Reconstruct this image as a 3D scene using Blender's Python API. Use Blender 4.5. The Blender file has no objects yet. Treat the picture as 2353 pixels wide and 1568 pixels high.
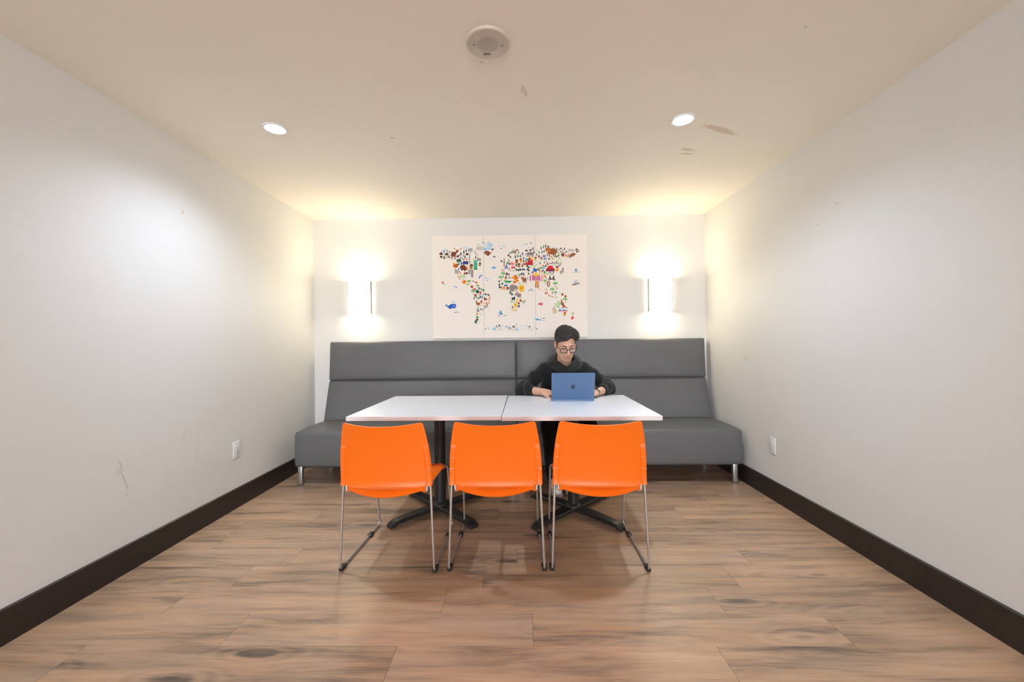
import bpy, bmesh, math, random
import numpy as np
from mathutils import Vector, Matrix

# ------------------------------------------------------------------ camera, world, exposure
S = bpy.context.scene
COL = S.collection
F_PX, YAW, PITCH, ROLL, CAM_H = 925.0, 0.015879, 0.004448, -0.010895, 1.164
cd = bpy.data.cameras.new('camera'); cam = bpy.data.objects.new('camera', cd); COL.objects.link(cam)
cd.sensor_width = 36.0; cd.lens = F_PX / 2353 * 36.0; cd.clip_start = 0.02
_f = Vector((-math.sin(YAW) * math.cos(PITCH), math.cos(YAW) * math.cos(PITCH), math.sin(PITCH)))
_r0 = Vector((math.cos(YAW), math.sin(YAW), 0)); _u0 = _r0.cross(_f)
_r = math.cos(ROLL) * _r0 + math.sin(ROLL) * _u0; _u = -math.sin(ROLL) * _r0 + math.cos(ROLL) * _u0
M = Matrix((_r, _u, -_f)).transposed().to_4x4(); M.translation = Vector((0, 0, CAM_H))
cam.matrix_world = M
S.camera = cam
S.view_settings.view_transform = 'Standard'; S.view_settings.look = 'None'
S.view_settings.gamma = 1; S.view_settings.use_curve_mapping = False
S.view_settings.exposure = 0.10
W = bpy.data.worlds.new('world'); S.world = W; W.use_nodes = True
W.node_tree.nodes['Background'].inputs[0].default_value = (1, 0.93, 0.85, 1)
W.node_tree.nodes['Background'].inputs[1].default_value = 0.0
DOWNLIGHT_W = 88.0      # cool recessed lamps
REAR_FILL_W = 380.0  # power of the added fill behind the viewer
SCONCE_E = 16.0
SCONCE_W = 2.7          # warm wall lamps, emission strength
COOL = (0.69, 0.825, 1.0); WARM = (1.0, 0.88, 0.62)

def rear_fill(w):                                    # invented fill light far behind the viewer, added to brighten the chair backs
    L = bpy.data.lights.new('rear_fill', 'AREA'); L.shape = 'RECTANGLE'; L.size = 3.2; L.size_y = 1.3; L.energy = w; L.color = (0.90, 0.94, 1.0)
    o = bpy.data.objects.new('rear_fill', L); COL.objects.link(o); o.location = (-0.1, -7.6, 1.62); o.rotation_euler = (math.pi / 2, 0, 0)
rear_fill(REAR_FILL_W)

# room
XL, XR, YB, YR, HC, HB = -2.040, 1.8486, 3.9965, -7.9, 2.413, 0.141

# ------------------------------------------------------------------ helpers
class NT:
    def __init__(s, m): s.t = m.node_tree; s.n = s.t.nodes; s.l = s.t.links
    def new(s, typ, **kw):
        n = s.n.new(typ)
        for k, v in kw.items(): setattr(n, k, v)
        return n
    def link(s, a, b): s.l.new(a, b)
    def val(s, sock, v):
        if hasattr(v, 'is_output'): s.l.new(v, sock)
        else: sock.default_value = v
    def math(s, op, a, b=0.0, c=None, clamp=False):
        n = s.new('ShaderNodeMath', operation=op); n.use_clamp = clamp
        s.val(n.inputs[0], a); s.val(n.inputs[1], b)
        if c is not None: s.val(n.inputs[2], c)
        return n.outputs[0]
    def mix(s, f, a, b, blend='MIX'):
        n = s.new('ShaderNodeMix', data_type='RGBA', blend_type=blend)
        s.val(n.inputs[0], f); s.val(n.inputs[6], a); s.val(n.inputs[7], b)
        return n.outputs[2]
    def noise(s, vec, scale, detail=3, rough=0.5, dist=0.0):
        n = s.new('ShaderNodeTexNoise'); s.val(n.inputs['Vector'], vec)
        n.inputs['Scale'].default_value = scale; n.inputs['Detail'].default_value = detail
        n.inputs['Roughness'].default_value = rough; n.inputs['Distortion'].default_value = dist
        return n.outputs[0]
    def ramp(s, fac, stops, interp='LINEAR'):
        n = s.new('ShaderNodeValToRGB'); s.val(n.inputs[0], fac); cr = n.color_ramp; cr.interpolation = interp
        while len(cr.elements) < len(stops): cr.elements.new(0.5)
        for e, (p, c) in zip(cr.elements, stops):
            e.position = p; e.color = (c[0], c[1], c[2], 1) if hasattr(c, '__len__') else (c, c, c, 1)
        return n.outputs[0]
    def vmul(s, v, k):
        n = s.new('ShaderNodeVectorMath', operation='MULTIPLY'); s.val(n.inputs[0], v); n.inputs[1].default_value = k
        return n.outputs[0]
    def comb(s, x, y, z):
        n = s.new('ShaderNodeCombineXYZ'); s.val(n.inputs[0], x); s.val(n.inputs[1], y); s.val(n.inputs[2], z)
        return n.outputs[0]
    def bump(s, h, strength, dist=0.01):
        n = s.new('ShaderNodeBump'); s.val(n.inputs['Height'], h)
        n.inputs['Strength'].default_value = strength; n.inputs['Distance'].default_value = dist
        s.l.new(n.outputs[0], s.n['Principled BSDF'].inputs['Normal'])

def c4(c): return (c[0], c[1], c[2], 1)

def mat(name, color, rough=0.5, metal=0.0, spec=0.5, bump=None, vary=None, **kw):
    """procedural principled material; bump=(scale, strength, dist, stretch), vary=(scale, amount)"""
    m = bpy.data.materials.new(name); m.use_nodes = True; t = NT(m); p = t.n['Principled BSDF']
    p.inputs['Base Color'].default_value = c4(color); p.inputs['Roughness'].default_value = rough
    p.inputs['Metallic'].default_value = metal; p.inputs['Specular IOR Level'].default_value = spec
    for k, v in kw.items(): p.inputs[k.replace('_', ' ')].default_value = v
    tc = t.new('ShaderNodeTexCoord').outputs['Object']
    if vary:
        n = t.noise(tc, vary[0], 4)
        col = t.ramp(n, [(0.3, [x * (1 - vary[1]) for x in color]), (0.7, [min(1, x * (1 + vary[1])) for x in color])])
        t.link(col, p.inputs['Base Color'])
    if bump:
        v = tc
        if len(bump) > 3: v = t.vmul(tc, bump[3])
        t.bump(t.noise(v, bump[0], 4), bump[1], bump[2])
    return m

def emat(name, color, strength):
    m = bpy.data.materials.new(name); m.use_nodes = True; p = m.node_tree.nodes['Principled BSDF']
    p.inputs['Base Color'].default_value = c4((0.9, 0.9, 0.88)); p.inputs['Roughness'].default_value = 0.4
    p.inputs['Emission Color'].default_value = c4(color); p.inputs['Emission Strength'].default_value = strength
    return m

def link_mesh(name, me, m, parent=None, smooth=None):
    o = bpy.data.objects.new(name, me); COL.objects.link(o)
    if m is not None:
        for x in (m if isinstance(m, (list, tuple)) else [m]): me.materials.append(x)
    if parent is not None: o.parent = parent
    return o

def obj(name, bm, m, parent=None, smooth=40):
    bmesh.ops.recalc_face_normals(bm, faces=bm.faces)
    me = bpy.data.meshes.new(name); bm.to_mesh(me); bm.free()
    if smooth:
        for p in me.polygons: p.use_smooth = True
        me.set_sharp_from_angle(angle=math.radians(smooth))
    return link_mesh(name, me, m, parent)

def raw(name, verts, faces, m, parent=None, smooth=True):
    me = bpy.data.meshes.new(name)
    verts = np.asarray(verts, np.float32); faces = np.asarray(faces, np.int32)
    me.vertices.add(len(verts)); me.vertices.foreach_set('co', verts.ravel())
    me.loops.add(faces.size); me.loops.foreach_set('vertex_index', faces.ravel())
    me.polygons.add(len(faces)); me.polygons.foreach_set('loop_start', np.arange(0, faces.size, 4, dtype=np.int32))
    me.update(calc_edges=True); me.validate()
    me.polygons.foreach_set('use_smooth', np.full(len(me.polygons), smooth))
    return link_mesh(name, me, m, parent)

def empty(name, loc, rz=0.0, parent=None):
    o = bpy.data.objects.new(name, None); COL.objects.link(o); o.location = loc; o.rotation_euler = (0, 0, rz)
    o.empty_display_size = 0.1
    if parent is not None: o.parent = parent
    return o

def tag(o, label, cat, group=None):
    o['label'] = label; o['category'] = cat
    if group: o['group'] = group
    return o

def box(bm, c, s, bevel=0.0, seg=2, rot=None):
    r = bmesh.ops.create_cube(bm, size=1.0); vs = r['verts']
    bmesh.ops.scale(bm, vec=s, verts=vs)
    if bevel > 0:
        es = list({e for v in vs for e in v.link_edges})
        b = bmesh.ops.bevel(bm, geom=es, offset=bevel, segments=seg, profile=0.5, affect='EDGES')
        vs = list(set(b['verts']) | {v for v in vs if v.is_valid})
    if rot is not None: bmesh.ops.rotate(bm, cent=(0, 0, 0), matrix=rot, verts=vs)
    bmesh.ops.translate(bm, vec=c, verts=vs)
    return vs

def cyl(bm, c, r, h, seg=32, r2=None, axis='Z'):
    q = bmesh.ops.create_cone(bm, cap_ends=True, segments=seg, radius1=r, radius2=r if r2 is None else r2, depth=h)
    if axis == 'Y': bmesh.ops.rotate(bm, cent=(0, 0, 0), matrix=Matrix.Rotation(math.pi / 2, 3, 'X'), verts=q['verts'])
    if axis == 'X': bmesh.ops.rotate(bm, cent=(0, 0, 0), matrix=Matrix.Rotation(math.pi / 2, 3, 'Y'), verts=q['verts'])
    bmesh.ops.translate(bm, vec=c, verts=q['verts'])
    return q['verts']

def smooth_path(pts, n=6, closed=False):
    P = [Vector(p) for p in pts]; out = []
    m = len(P)
    for i in range(m if closed else m - 1):
        p0 = P[(i - 1) % m] if closed or i > 0 else P[0] * 2 - P[1]
        p1 = P[i]; p2 = P[(i + 1) % m]
        p3 = P[(i + 2) % m] if closed or i + 2 < m else P[-1] * 2 - P[-2]
        for k in range(n):
            t = k / n
            out.append(0.5 * ((2 * p1) + (p2 - p0) * t + (2 * p0 - 5 * p1 + 4 * p2 - p3) * t * t + (3 * p1 - p0 - 3 * p2 + p3) * t ** 3))
    if not closed: out.append(P[-1].copy())
    return out

def fillet_path(pts, r, n=6):
    P = [Vector(p) for p in pts]; out = [P[0]]
    for i in range(1, len(P) - 1):
        a = (P[i - 1] - P[i]); b = (P[i + 1] - P[i])
        rr = min(r, a.length * 0.48, b.length * 0.48)
        A = P[i] + a.normalized() * rr; B = P[i] + b.normalized() * rr
        for k in range(n + 1):
            t = k / n
            out.append(A * (1 - t) ** 2 + P[i] * 2 * t * (1 - t) + B * t * t)
    out.append(P[-1]); return out

def tube(bm, path, r, seg=10, closed=False, caps=True, flat=None):
    P = [Vector(p) for p in path]; n = len(P); rings = []
    up = Vector((0, 0, 1)); prev = None
    for i in range(n):
        if closed: t = (P[(i + 1) % n] - P[i - 1])
        else: t = P[min(i + 1, n - 1)] - P[max(i - 1, 0)]
        t.normalize()
        if prev is None:
            a = up if abs(t.dot(up)) < 0.95 else Vector((1, 0, 0))
            x = a.cross(t).normalized()
        else:
            x = (prev - t * prev.dot(t)).normalized()
        prev = x; y = t.cross(x)
        rr = r[i] if hasattr(r, '__len__') else r
        fy = flat or 1.0
        rings.append([bm.verts.new(P[i] + x * math.cos(2 * math.pi * k / seg) * rr + y * math.sin(2 * math.pi * k / seg) * rr * fy) for k in range(seg)])
    for i in range(n if closed else n - 1):
        A, B = rings[i], rings[(i + 1) % n]
        for k in range(seg): bm.faces.new((A[k], A[(k + 1) % seg], B[(k + 1) % seg], B[k]))
    if caps and not closed:
        bm.faces.new(rings[0][::-1]); bm.faces.new(rings[-1])

def lathe(bm, prof, seg=48, c=(0, 0, 0), cap0=True, cap1=True):
    """prof: list of (radius, z)"""
    rings = [[bm.verts.new((c[0] + r * math.cos(2 * math.pi * k / seg), c[1] + r * math.sin(2 * math.pi * k / seg), c[2] + z)) for k in range(seg)] for r, z in prof]
    for A, B in zip(rings, rings[1:]):
        for k in range(seg): bm.faces.new((A[k], A[(k + 1) % seg], B[(k + 1) % seg], B[k]))
    if cap0: bm.faces.new(rings[0][::-1])
    if cap1: bm.faces.new(rings[-1])

def shell(bm, fn, nu, nv, thick):
    """closed thin shell over grid fn(u,v)->Vector, thickened along normals"""
    G = [[Vector(fn(i / nu, j / nv)) for i in range(nu + 1)] for j in range(nv + 1)]
    def nrm(i, j):
        a = G[j][min(i + 1, nu)] - G[j][max(i - 1, 0)]; b = G[min(j + 1, nv)][i] - G[max(j - 1, 0)][i]
        return a.cross(b).normalized()
    top = [[bm.verts.new(G[j][i] + nrm(i, j) * thick / 2) for i in range(nu + 1)] for j in range(nv + 1)]
    bot = [[bm.verts.new(G[j][i] - nrm(i, j) * thick / 2) for i in range(nu + 1)] for j in range(nv + 1)]
    for j in range(nv):
        for i in range(nu):
            bm.faces.new((top[j][i], top[j][i + 1], top[j + 1][i + 1], top[j + 1][i]))
            bm.faces.new((bot[j][i], bot[j + 1][i], bot[j + 1][i + 1], bot[j][i + 1]))
    for i in range(nu):
        bm.faces.new((top[0][i], bot[0][i], bot[0][i + 1], top[0][i + 1])); bm.faces.new((top[nv][i + 1], bot[nv][i + 1], bot[nv][i], top[nv][i]))
    for j in range(nv):
        bm.faces.new((top[j + 1][0], bot[j + 1][0], bot[j][0], top[j][0])); bm.faces.new((top[j][nu], bot[j][nu], bot[j + 1][nu], top[j + 1][nu]))

def prism(bm, pts, z0, z1, mapf=None):
    """polygon pts (x,y) extruded z0..z1; mapf maps Vector(x,y,z)"""
    mf = mapf or (lambda v: v)
    A = [bm.verts.new(mf(Vector((x, y, z0)))) for x, y in pts]; B = [bm.verts.new(mf(Vector((x, y, z1)))) for x, y in pts]
    n = len(pts)
    bm.faces.new(A[::-1]); bm.faces.new(B)
    for k in range(n): bm.faces.new((A[k], A[(k + 1) % n], B[(k + 1) % n], B[k]))

def rrect(w, h, r, n=6):
    out = []
    for cx, cy, a0 in ((w / 2 - r, h / 2 - r, 0), (-w / 2 + r, h / 2 - r, 90), (-w / 2 + r, -h / 2 + r, 180), (w / 2 - r, -h / 2 + r, 270)):
        for k in range(n + 1):
            a = math.radians(a0 + 90 * k / n); out.append((cx + r * math.cos(a), cy + r * math.sin(a)))
    return out

def dup(root, loc, rz):
    r = root.copy(); COL.objects.link(r); r.location = loc; r.rotation_euler = (0, 0, rz)
    for ch in list(root.children):
        c = ch.copy(); COL.objects.link(c); c.parent = r
        for g in ch.children:
            d = g.copy(); COL.objects.link(d); d.parent = c
    return r

# ------------------------------------------------------------------ setting materials
def stained(name, color, rough, stains, axes):
    """plaster paint with a few dirt marks; stains: (a, b, half_len, half_wid, angle, strength, color)"""
    m = bpy.data.materials.new(name); m.use_nodes = True; t = NT(m); p = t.n['Principled BSDF']
    p.inputs['Roughness'].default_value = rough; p.inputs['Specular IOR Level'].default_value = 0.35
    tc = t.new('ShaderNodeTexCoord').outputs['Object']
    sp = t.new('ShaderNodeSeparateXYZ'); t.link(tc, sp.inputs[0])
    A, B = sp.outputs[axes[0]], sp.outputs[axes[1]]
    nz = t.noise(tc, 55, 4, 0.6)
    col = t.ramp(t.noise(tc, 1.3, 3), [(0.3, [x * 0.985 for x in color]), (0.7, [min(1, x * 1.015) for x in color])])
    for a, b, hl, hw, ang, st, sc in stains:
        ca, sa = math.cos(ang), math.sin(ang)
        da = t.math('SUBTRACT', A, a); db = t.math('SUBTRACT', B, b)
        u = t.math('MULTIPLY_ADD', da, ca / hl, t.math('MULTIPLY', db, sa / hl))
        v = t.math('MULTIPLY_ADD', da, -sa / hw, t.math('MULTIPLY', db, ca / hw))
        d = t.math('SQRT', t.math('ADD', t.math('MULTIPLY', u, u), t.math('MULTIPLY', v, v)))
        e = t.math('SUBTRACT', 1.25, t.math('ADD', d, t.math('MULTIPLY', t.math('SUBTRACT', nz, 0.5), 1.6)))
        f = t.math('MULTIPLY', t.math('MULTIPLY', e, 2.0, clamp=True), st)
        col = t.mix(f, col, c4(sc))
    t.link(col, p.inputs['Base Color'])
    t.bump(t.noise(tc, 180, 3, 0.6), 0.06, 0.004)
    return m

TAN = (0.52, 0.38, 0.24); DIRT = (0.33, 0.28, 0.22); HOLE = (0.02, 0.02, 0.02)
M_ceil = stained('ceiling paint', (0.93, 0.875, 0.78), 0.7,
    [(1.214, 2.40, 0.13, 0.022, 0.45, 0.5, TAN), (1.12, 2.64, 0.05, 0.016, 0.25, 0.5, TAN), (1.135, 2.70, 0.05, 0.012, 0.1, 0.45, TAN),
     (0.041, 1.99, 0.05, 0.012, 1.3, 0.35, TAN), (-0.75, 2.42, 0.014, 0.007, 0.2, 0.5, DIRT), (-0.149, 1.781, 0.004, 0.003, 0, 1.0, HOLE), (1.16, 1.62, 0.006, 0.004, 0, 0.7, DIRT)], (0, 1))
WALLC = (0.76, 0.752, 0.735)
M_wall = stained('wall paint', WALLC, 0.62, [], (0, 2))
M_wall_l = stained('left wall paint', WALLC, 0.55,
    [(2.03, 0.56, 0.035, 0.006, -1.15, 0.38, TAN), (2.05, 0.47, 0.05, 0.006, -1.25, 0.32, DIRT), (2.02, 0.53, 0.02, 0.02, 0, 0.22, TAN), (2.22, 0.575, 0.10, 0.004, 0.1, 0.09, TAN),
     (2.42, 0.62, 0.04, 0.005, 1.3, 0.18, TAN), (2.52, 0.52, 0.16, 0.004, 1.5, 0.16, TAN), (2.42, 1.98, 0.012, 0.006, 1.2, 0.6, TAN), (2.06, 0.40, 0.008, 0.004, 0.6, 0.4, DIRT)], (1, 2))
M_wall_r = stained('right wall paint', WALLC, 0.55,
    [(2.5, 1.87, 0.01, 0.005, 0.4, 0.4, TAN), (3.3, 1.02, 0.05, 0.03, 0.3, 0.12, DIRT), (2.35, 1.95, 0.012, 0.004, 0.5, 0.4, DIRT)], (1, 2))

def floor_material():
    m = bpy.data.materials.new('laminate planks'); m.use_nodes = True; t = NT(m); p = t.n['Principled BSDF']
    tc = t.new('ShaderNodeTexCoord').outputs['Object']
    sp = t.new('ShaderNodeSeparateXYZ'); t.link(tc, sp.inputs[0]); x, y = sp.outputs[0], sp.outputs[1]
    ry = t.math('DIVIDE', t.math('SUBTRACT', y, 1.550), 0.184)
    row = t.math('FLOOR', ry); fy = t.math('SUBTRACT', ry, row)
    wn = t.new('ShaderNodeTexWhiteNoise', noise_dimensions='1D'); t.link(t.math('ADD', row, 31.0), wn.inputs['W'])
    off = wn.outputs[0]
    for k, v in ((-1, 0.741), (0, 0.046), (1, -0.347), (2, -0.185), (3, -0.02)):   # end joints as laid
        c = t.math('COMPARE', row, float(k), 0.3)
        off = t.math('ADD', t.math('MULTIPLY', off, t.math('SUBTRACT', 1.0, c)), t.math('MULTIPLY', c, v / 1.22))
    rx = t.math('SUBTRACT', t.math('DIVIDE', x, 1.22), off)
    pl = t.math('FLOOR', rx); fx = t.math('SUBTRACT', rx, pl)
    w2 = t.new('ShaderNodeTexWhiteNoise', noise_dimensions='3D'); t.link(t.comb(pl, row, 3.0), w2.inputs['Vector'])
    rnd = w2.outputs[0]; rc = t.new('ShaderNodeSeparateXYZ'); t.link(w2.outputs[1], rc.inputs[0])
    ex = t.math('MULTIPLY', t.math('MINIMUM', fx, t.math('SUBTRACT', 1.0, fx)), 1.22)
    ey = t.math('MULTIPLY', t.math('MINIMUM', fy, t.math('SUBTRACT', 1.0, fy)), 0.184)
    seam = t.math('MAXIMUM', t.math('LESS_THAN', ex, 0.0010), t.math('MULTIPLY', t.math('LESS_THAN', ey, 0.0008), 0.35))
    gx = t.math('ADD', x, t.math('MULTIPLY', rc.outputs[0], 9.0)); gy = t.math('ADD', y, t.math('MULTIPLY', rc.outputs[1], 7.0))
    zz = t.math('MULTIPLY', rnd, 13.0)
    # wavy domain so the grain wanders
    warp = t.noise(t.comb(t.math('MULTIPLY', gx, 1.6), t.math('MULTIPLY', gy, 5.0), zz), 1.0, 2)
    gyw = t.math('MULTIPLY_ADD', t.math('SUBTRACT', warp, 0.5), 0.055, gy)
    broad = t.noise(t.comb(t.math('MULTIPLY', gx, 1.5), t.math('MULTIPLY', gyw, 13.0), zz), 1.0, 4, 0.55, 0.4)
    streak = t.noise(t.comb(t.math('MULTIPLY', gx, 2.2), t.math('MULTIPLY', gyw, 42.0), zz), 1.0, 4, 0.6, 0.3)
    fine = t.noise(t.comb(t.math('MULTIPLY', gx, 9.0), t.math('MULTIPLY', gyw, 330.0), zz), 1.0, 3, 0.6)
    # knots: rings round scattered centres
    vo = t.new('ShaderNodeTexVoronoi'); t.link(t.comb(t.math('MULTIPLY', gx, 1.25), t.math('MULTIPLY', gyw, 4.6), zz), vo.inputs['Vector']); vo.inputs['Scale'].default_value = 1.0
    vd = vo.outputs['Distance']
    ring = t.math('SINE', t.math('MULTIPLY', t.math('MULTIPLY_ADD', warp, 0.18, vd), 62.0))
    kmask = t.math('SUBTRACT', 1.0, t.math('MULTIPLY', vd, 2.4), clamp=True)
    core = t.math('SUBTRACT', 1.0, t.math('MULTIPLY', vd, 9.0), clamp=True)
    g = t.math('ADD', t.math('MULTIPLY', broad, 0.62), t.math('MULTIPLY', streak, 0.30))
    g = t.math('ADD', g, t.math('MULTIPLY', t.math('SUBTRACT', fine, 0.5), 0.26))
    g = t.math('ADD', g, t.math('MULTIPLY', t.math('MULTIPLY', ring, kmask), 0.055))
    g = t.math('SUBTRACT', g, t.math('MULTIPLY', core, 0.34))
    col = t.ramp(g, [(0.27, (0.125, 0.090, 0.066)), (0.37, (0.295, 0.200, 0.136)), (0.45, (0.44, 0.288, 0.184)), (0.57, (0.55, 0.355, 0.225)), (0.72, (0.61, 0.430, 0.295))])
    tint = t.math('MULTIPLY_ADD', rnd, 0.16, 0.92)
    col = t.mix(1.0, col, t.comb(tint, tint, tint), 'MULTIPLY')
    grey = t.noise(t.comb(t.math('MULTIPLY', gx, 2.0), t.math('MULTIPLY', gyw, 9.0), t.math('ADD', zz, 5.0)), 1.0, 2)
    col = t.mix(t.math('MULTIPLY', t.math('SUBTRACT', grey, 0.5, clamp=True), 1.6), col, (0.39, 0.300, 0.235, 1))
    warm = t.noise(t.comb(t.math('MULTIPLY', gx, 3.0), t.math('MULTIPLY', gyw, 24.0), t.math('ADD', zz, 9.0)), 1.0, 3)
    col = t.mix(t.math('MULTIPLY', t.math('SUBTRACT', warm, 0.56, clamp=True), 3.2), col, (0.58, 0.335, 0.17, 1))
    col = t.mix(t.math('MULTIPLY', seam, 0.7), col, (0.06, 0.042, 0.032, 1))
    t.link(col, p.inputs['Base Color'])
    t.link(t.math('MULTIPLY_ADD', fine, 0.16, 0.30), p.inputs['Roughness'])
    p.inputs['Specular IOR Level'].default_value = 0.45
    h = t.math('SUBTRACT', t.math('MULTIPLY', fine, 0.3), seam)
    t.bump(h, 0.12, 0.002)
    return m
M_floor = floor_material()

def baseboard_material():
    m = bpy.data.materials.new('espresso skirting'); m.use_nodes = True; t = NT(m); p = t.n['Principled BSDF']
    tc = t.new('ShaderNodeTexCoord').outputs['Object']
    sc = t.noise(t.vmul(tc, (9.0, 9.0, 26.0)), 4.0, 4, 0.65)
    col = t.ramp(sc, [(0.30, (0.020, 0.013, 0.011)), (0.70, (0.030, 0.020, 0.017)), (0.775, (0.036, 0.025, 0.02)), (0.80, (0.20, 0.16, 0.14))])
    t.link(col, p.inputs['Base Color']); p.inputs['Roughness'].default_value = 0.42
    return m
M_base = baseboard_material()

# ------------------------------------------------------------------ setting
def struct(name, c, s, m, bevel=0.0):
    bm = bmesh.new(); box(bm, (0, 0, 0), s, bevel)
    o = obj(name, bm, m, smooth=0)
    for v in o.data.vertices: v.co += Vector(c)      # keep world coordinates for the textures
    o['kind'] = 'structure'; return o
T = 0.1
struct('floor', ((XL + XR) / 2, (YB + YR) / 2, -T / 2), (XR - XL + 2 * T, YB - YR + 2 * T, T), M_floor)
struct('ceiling', ((XL + XR) / 2, (YB + YR) / 2, HC + T / 2), (XR - XL + 2 * T, YB - YR + 2 * T, T), M_ceil)
struct('wall_left', (XL - T / 2, (YB + YR) / 2, HC / 2), (T, YB - YR, HC), M_wall_l)
struct('wall_right', (XR + T / 2, (YB + YR) / 2, HC / 2), (T, YB - YR, HC), M_wall_r)
struct('wall_back', ((XL + XR) / 2, YB + T / 2, HC / 2), (XR - XL + 2 * T, T, HC), M_wall)
struct('wall_rear', ((XL + XR) / 2, YR - T / 2, HC / 2), (XR - XL + 2 * T, T, HC), M_wall)

def baseboard(name, length, loc, rz):
    """profile: flat board with an eased upper edge, length along local x, face towards local -y"""
    bm = bmesh.new(); t = 0.013
    prof = [(0, 0), (-t, 0), (-t, HB - 0.010), (-t + 0.002, HB - 0.004), (-t + 0.006, HB), (0, HB)]
    A = [bm.verts.new((-length / 2, y, z)) for y, z in prof]; B = [bm.verts.new((length / 2, y, z)) for y, z in prof]
    for k in range(len(prof)): bm.faces.new((A[k], A[(k + 1) % 6], B[(k + 1) % 6], B[k]))
    bm.faces.new(A[::-1]); bm.faces.new(B)
    o = obj(name, bm, M_base, smooth=0); o.location = loc; o.rotation_euler = (0, 0, rz); o['kind'] = 'structure'
LY = YB - YR
baseboard('baseboard_left', LY, (XL, (YB + YR) / 2, 0), math.pi / 2)
baseboard('baseboard_right', LY, (XR, (YB + YR) / 2, 0), -math.pi / 2)
baseboard('baseboard_back', XR - XL - 0.026, ((XL + XR) / 2, YB, 0), 0)

# ------------------------------------------------------------------ recessed downlights
M_trim = mat('lamp trim white', (0.82, 0.82, 0.82), 0.45)
M_led = emat('led lens', COOL, 26.0)
def make_downlight():
    t = empty('recessed_downlight', (0, 0, HC))
    bm = bmesh.new(); lathe(bm, [(0.067, 0.0), (0.067, -0.003), (0.064, -0.006), (0.057, -0.006), (0.0525, -0.004), (0.0525, 0.0)], 48, cap0=False, cap1=False)
    obj('trim_ring', bm, M_trim, t)
    bm = bmesh.new(); lathe(bm, [(0.052, -0.0005), (0.052, -0.003), (0.033, -0.0055), (0.001, -0.006)], 48, cap0=False, cap1=True)
    obj('lens', bm, M_led, t)
    return t
def downlight_beam(x, y, w):
    L = bpy.data.lights.new('downlight_beam', 'SPOT'); L.energy = w; L.color = COOL
    L.spot_size = math.radians(148); L.spot_blend = 1.0; L.shadow_soft_size = 0.045
    o = bpy.data.objects.new('downlight_beam', L); COL.objects.link(o); o.location = (x, y, HC - 0.012)
dl = make_downlight()
SPOTS = [(-1.387, 2.29, 'glowing recessed ceiling downlight left of the round speaker, nearer the left wall'),
         (0.941, 2.28, 'glowing recessed ceiling downlight right of the round speaker, by the tan ceiling stain')]
for i, (x, y, lab) in enumerate(SPOTS):
    o = dl if i == 0 else dup(dl, (x, y, HC), 0.4)
    o.location = (x, y, HC)
    tag(o, lab, 'ceiling light', 'recessed downlights in the ceiling')
    downlight_beam(x, y, DOWNLIGHT_W)

# ------------------------------------------------------------------ ceiling speaker
M_spk = mat('speaker enamel', (0.62, 0.55, 0.47), 0.45)
M_hole = mat('dark perforation', (0.05, 0.045, 0.055), 0.8)
M_steel = mat('screw steel', (0.36, 0.39, 0.43), 0.35, 0.8)
t = tag(empty('ceiling_speaker', (-0.113, 1.664, HC), 0.06), 'round off-white ceiling speaker with a perforated centre and two screws', 'speaker')
bm = bmesh.new(); lathe(bm, [(0.0905, 0.0), (0.0905, -0.003), (0.087, -0.009), (0.083, -0.0105), (0.08, -0.0095), (0.001, -0.0095)], 64, cap0=False)
obj('grille_plate', bm, M_spk, t)
bm = bmesh.new()
for k in range(0, 9):
    n = 1 if k == 0 else int(6.0 * k)
    for j in range(n):
        a = 2 * math.pi * j / n + 0.3 * k; r = 0.0052 * k
        q = bmesh.ops.create_circle(bm, cap_ends=True, segments=8, radius=0.00115)
        bmesh.ops.translate(bm, vec=(r * math.cos(a), r * math.sin(a), -0.00985), verts=q['verts'])
obj('perforation', bm, M_hole, t, smooth=0)
for s in (-1, 1):
    bm = bmesh.new(); lathe(bm, [(0.0055, -0.0092), (0.005, -0.0112), (0.003, -0.0118), (0.0028, -0.0105), (0.0004, -0.0105)], 20, c=(s * 0.058, 0, 0), cap0=False)
    sc = obj('screw', bm, M_steel, t)
    bm = bmesh.new(); cyl(bm, (s * 0.058, 0, -0.0107), 0.0014, 0.0004, 10); obj('screw_recess', bm, M_hole, sc)
bm = bmesh.new(); box(bm, (-0.004, 0.041 + 0.012, -0.0098), (0.030, 0.011, 0.0006))
mk = obj('maker_plate', bm, mat('worn grey plate', (0.34, 0.29, 0.23), 0.5, bump=(900, 0.4, 0.001)), t)
bm = bmesh.new()
for dx, w, yy, h in ((-0.010, 0.008, 0.004, 0.0034), (0.002, 0.012, 0.0035, 0.003), (-0.009, 0.011, -0.0022, 0.0045), (0.003, 0.007, -0.0026, 0.004), (0.011, 0.006, -0.0022, 0.0036)):
    box(bm, (-0.004 + dx, 0.053 + yy, -0.0103), (w * 0.8, h * 0.6, 0.0004))
obj('maker_mark', bm, M_hole, mk, smooth=0)

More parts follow.
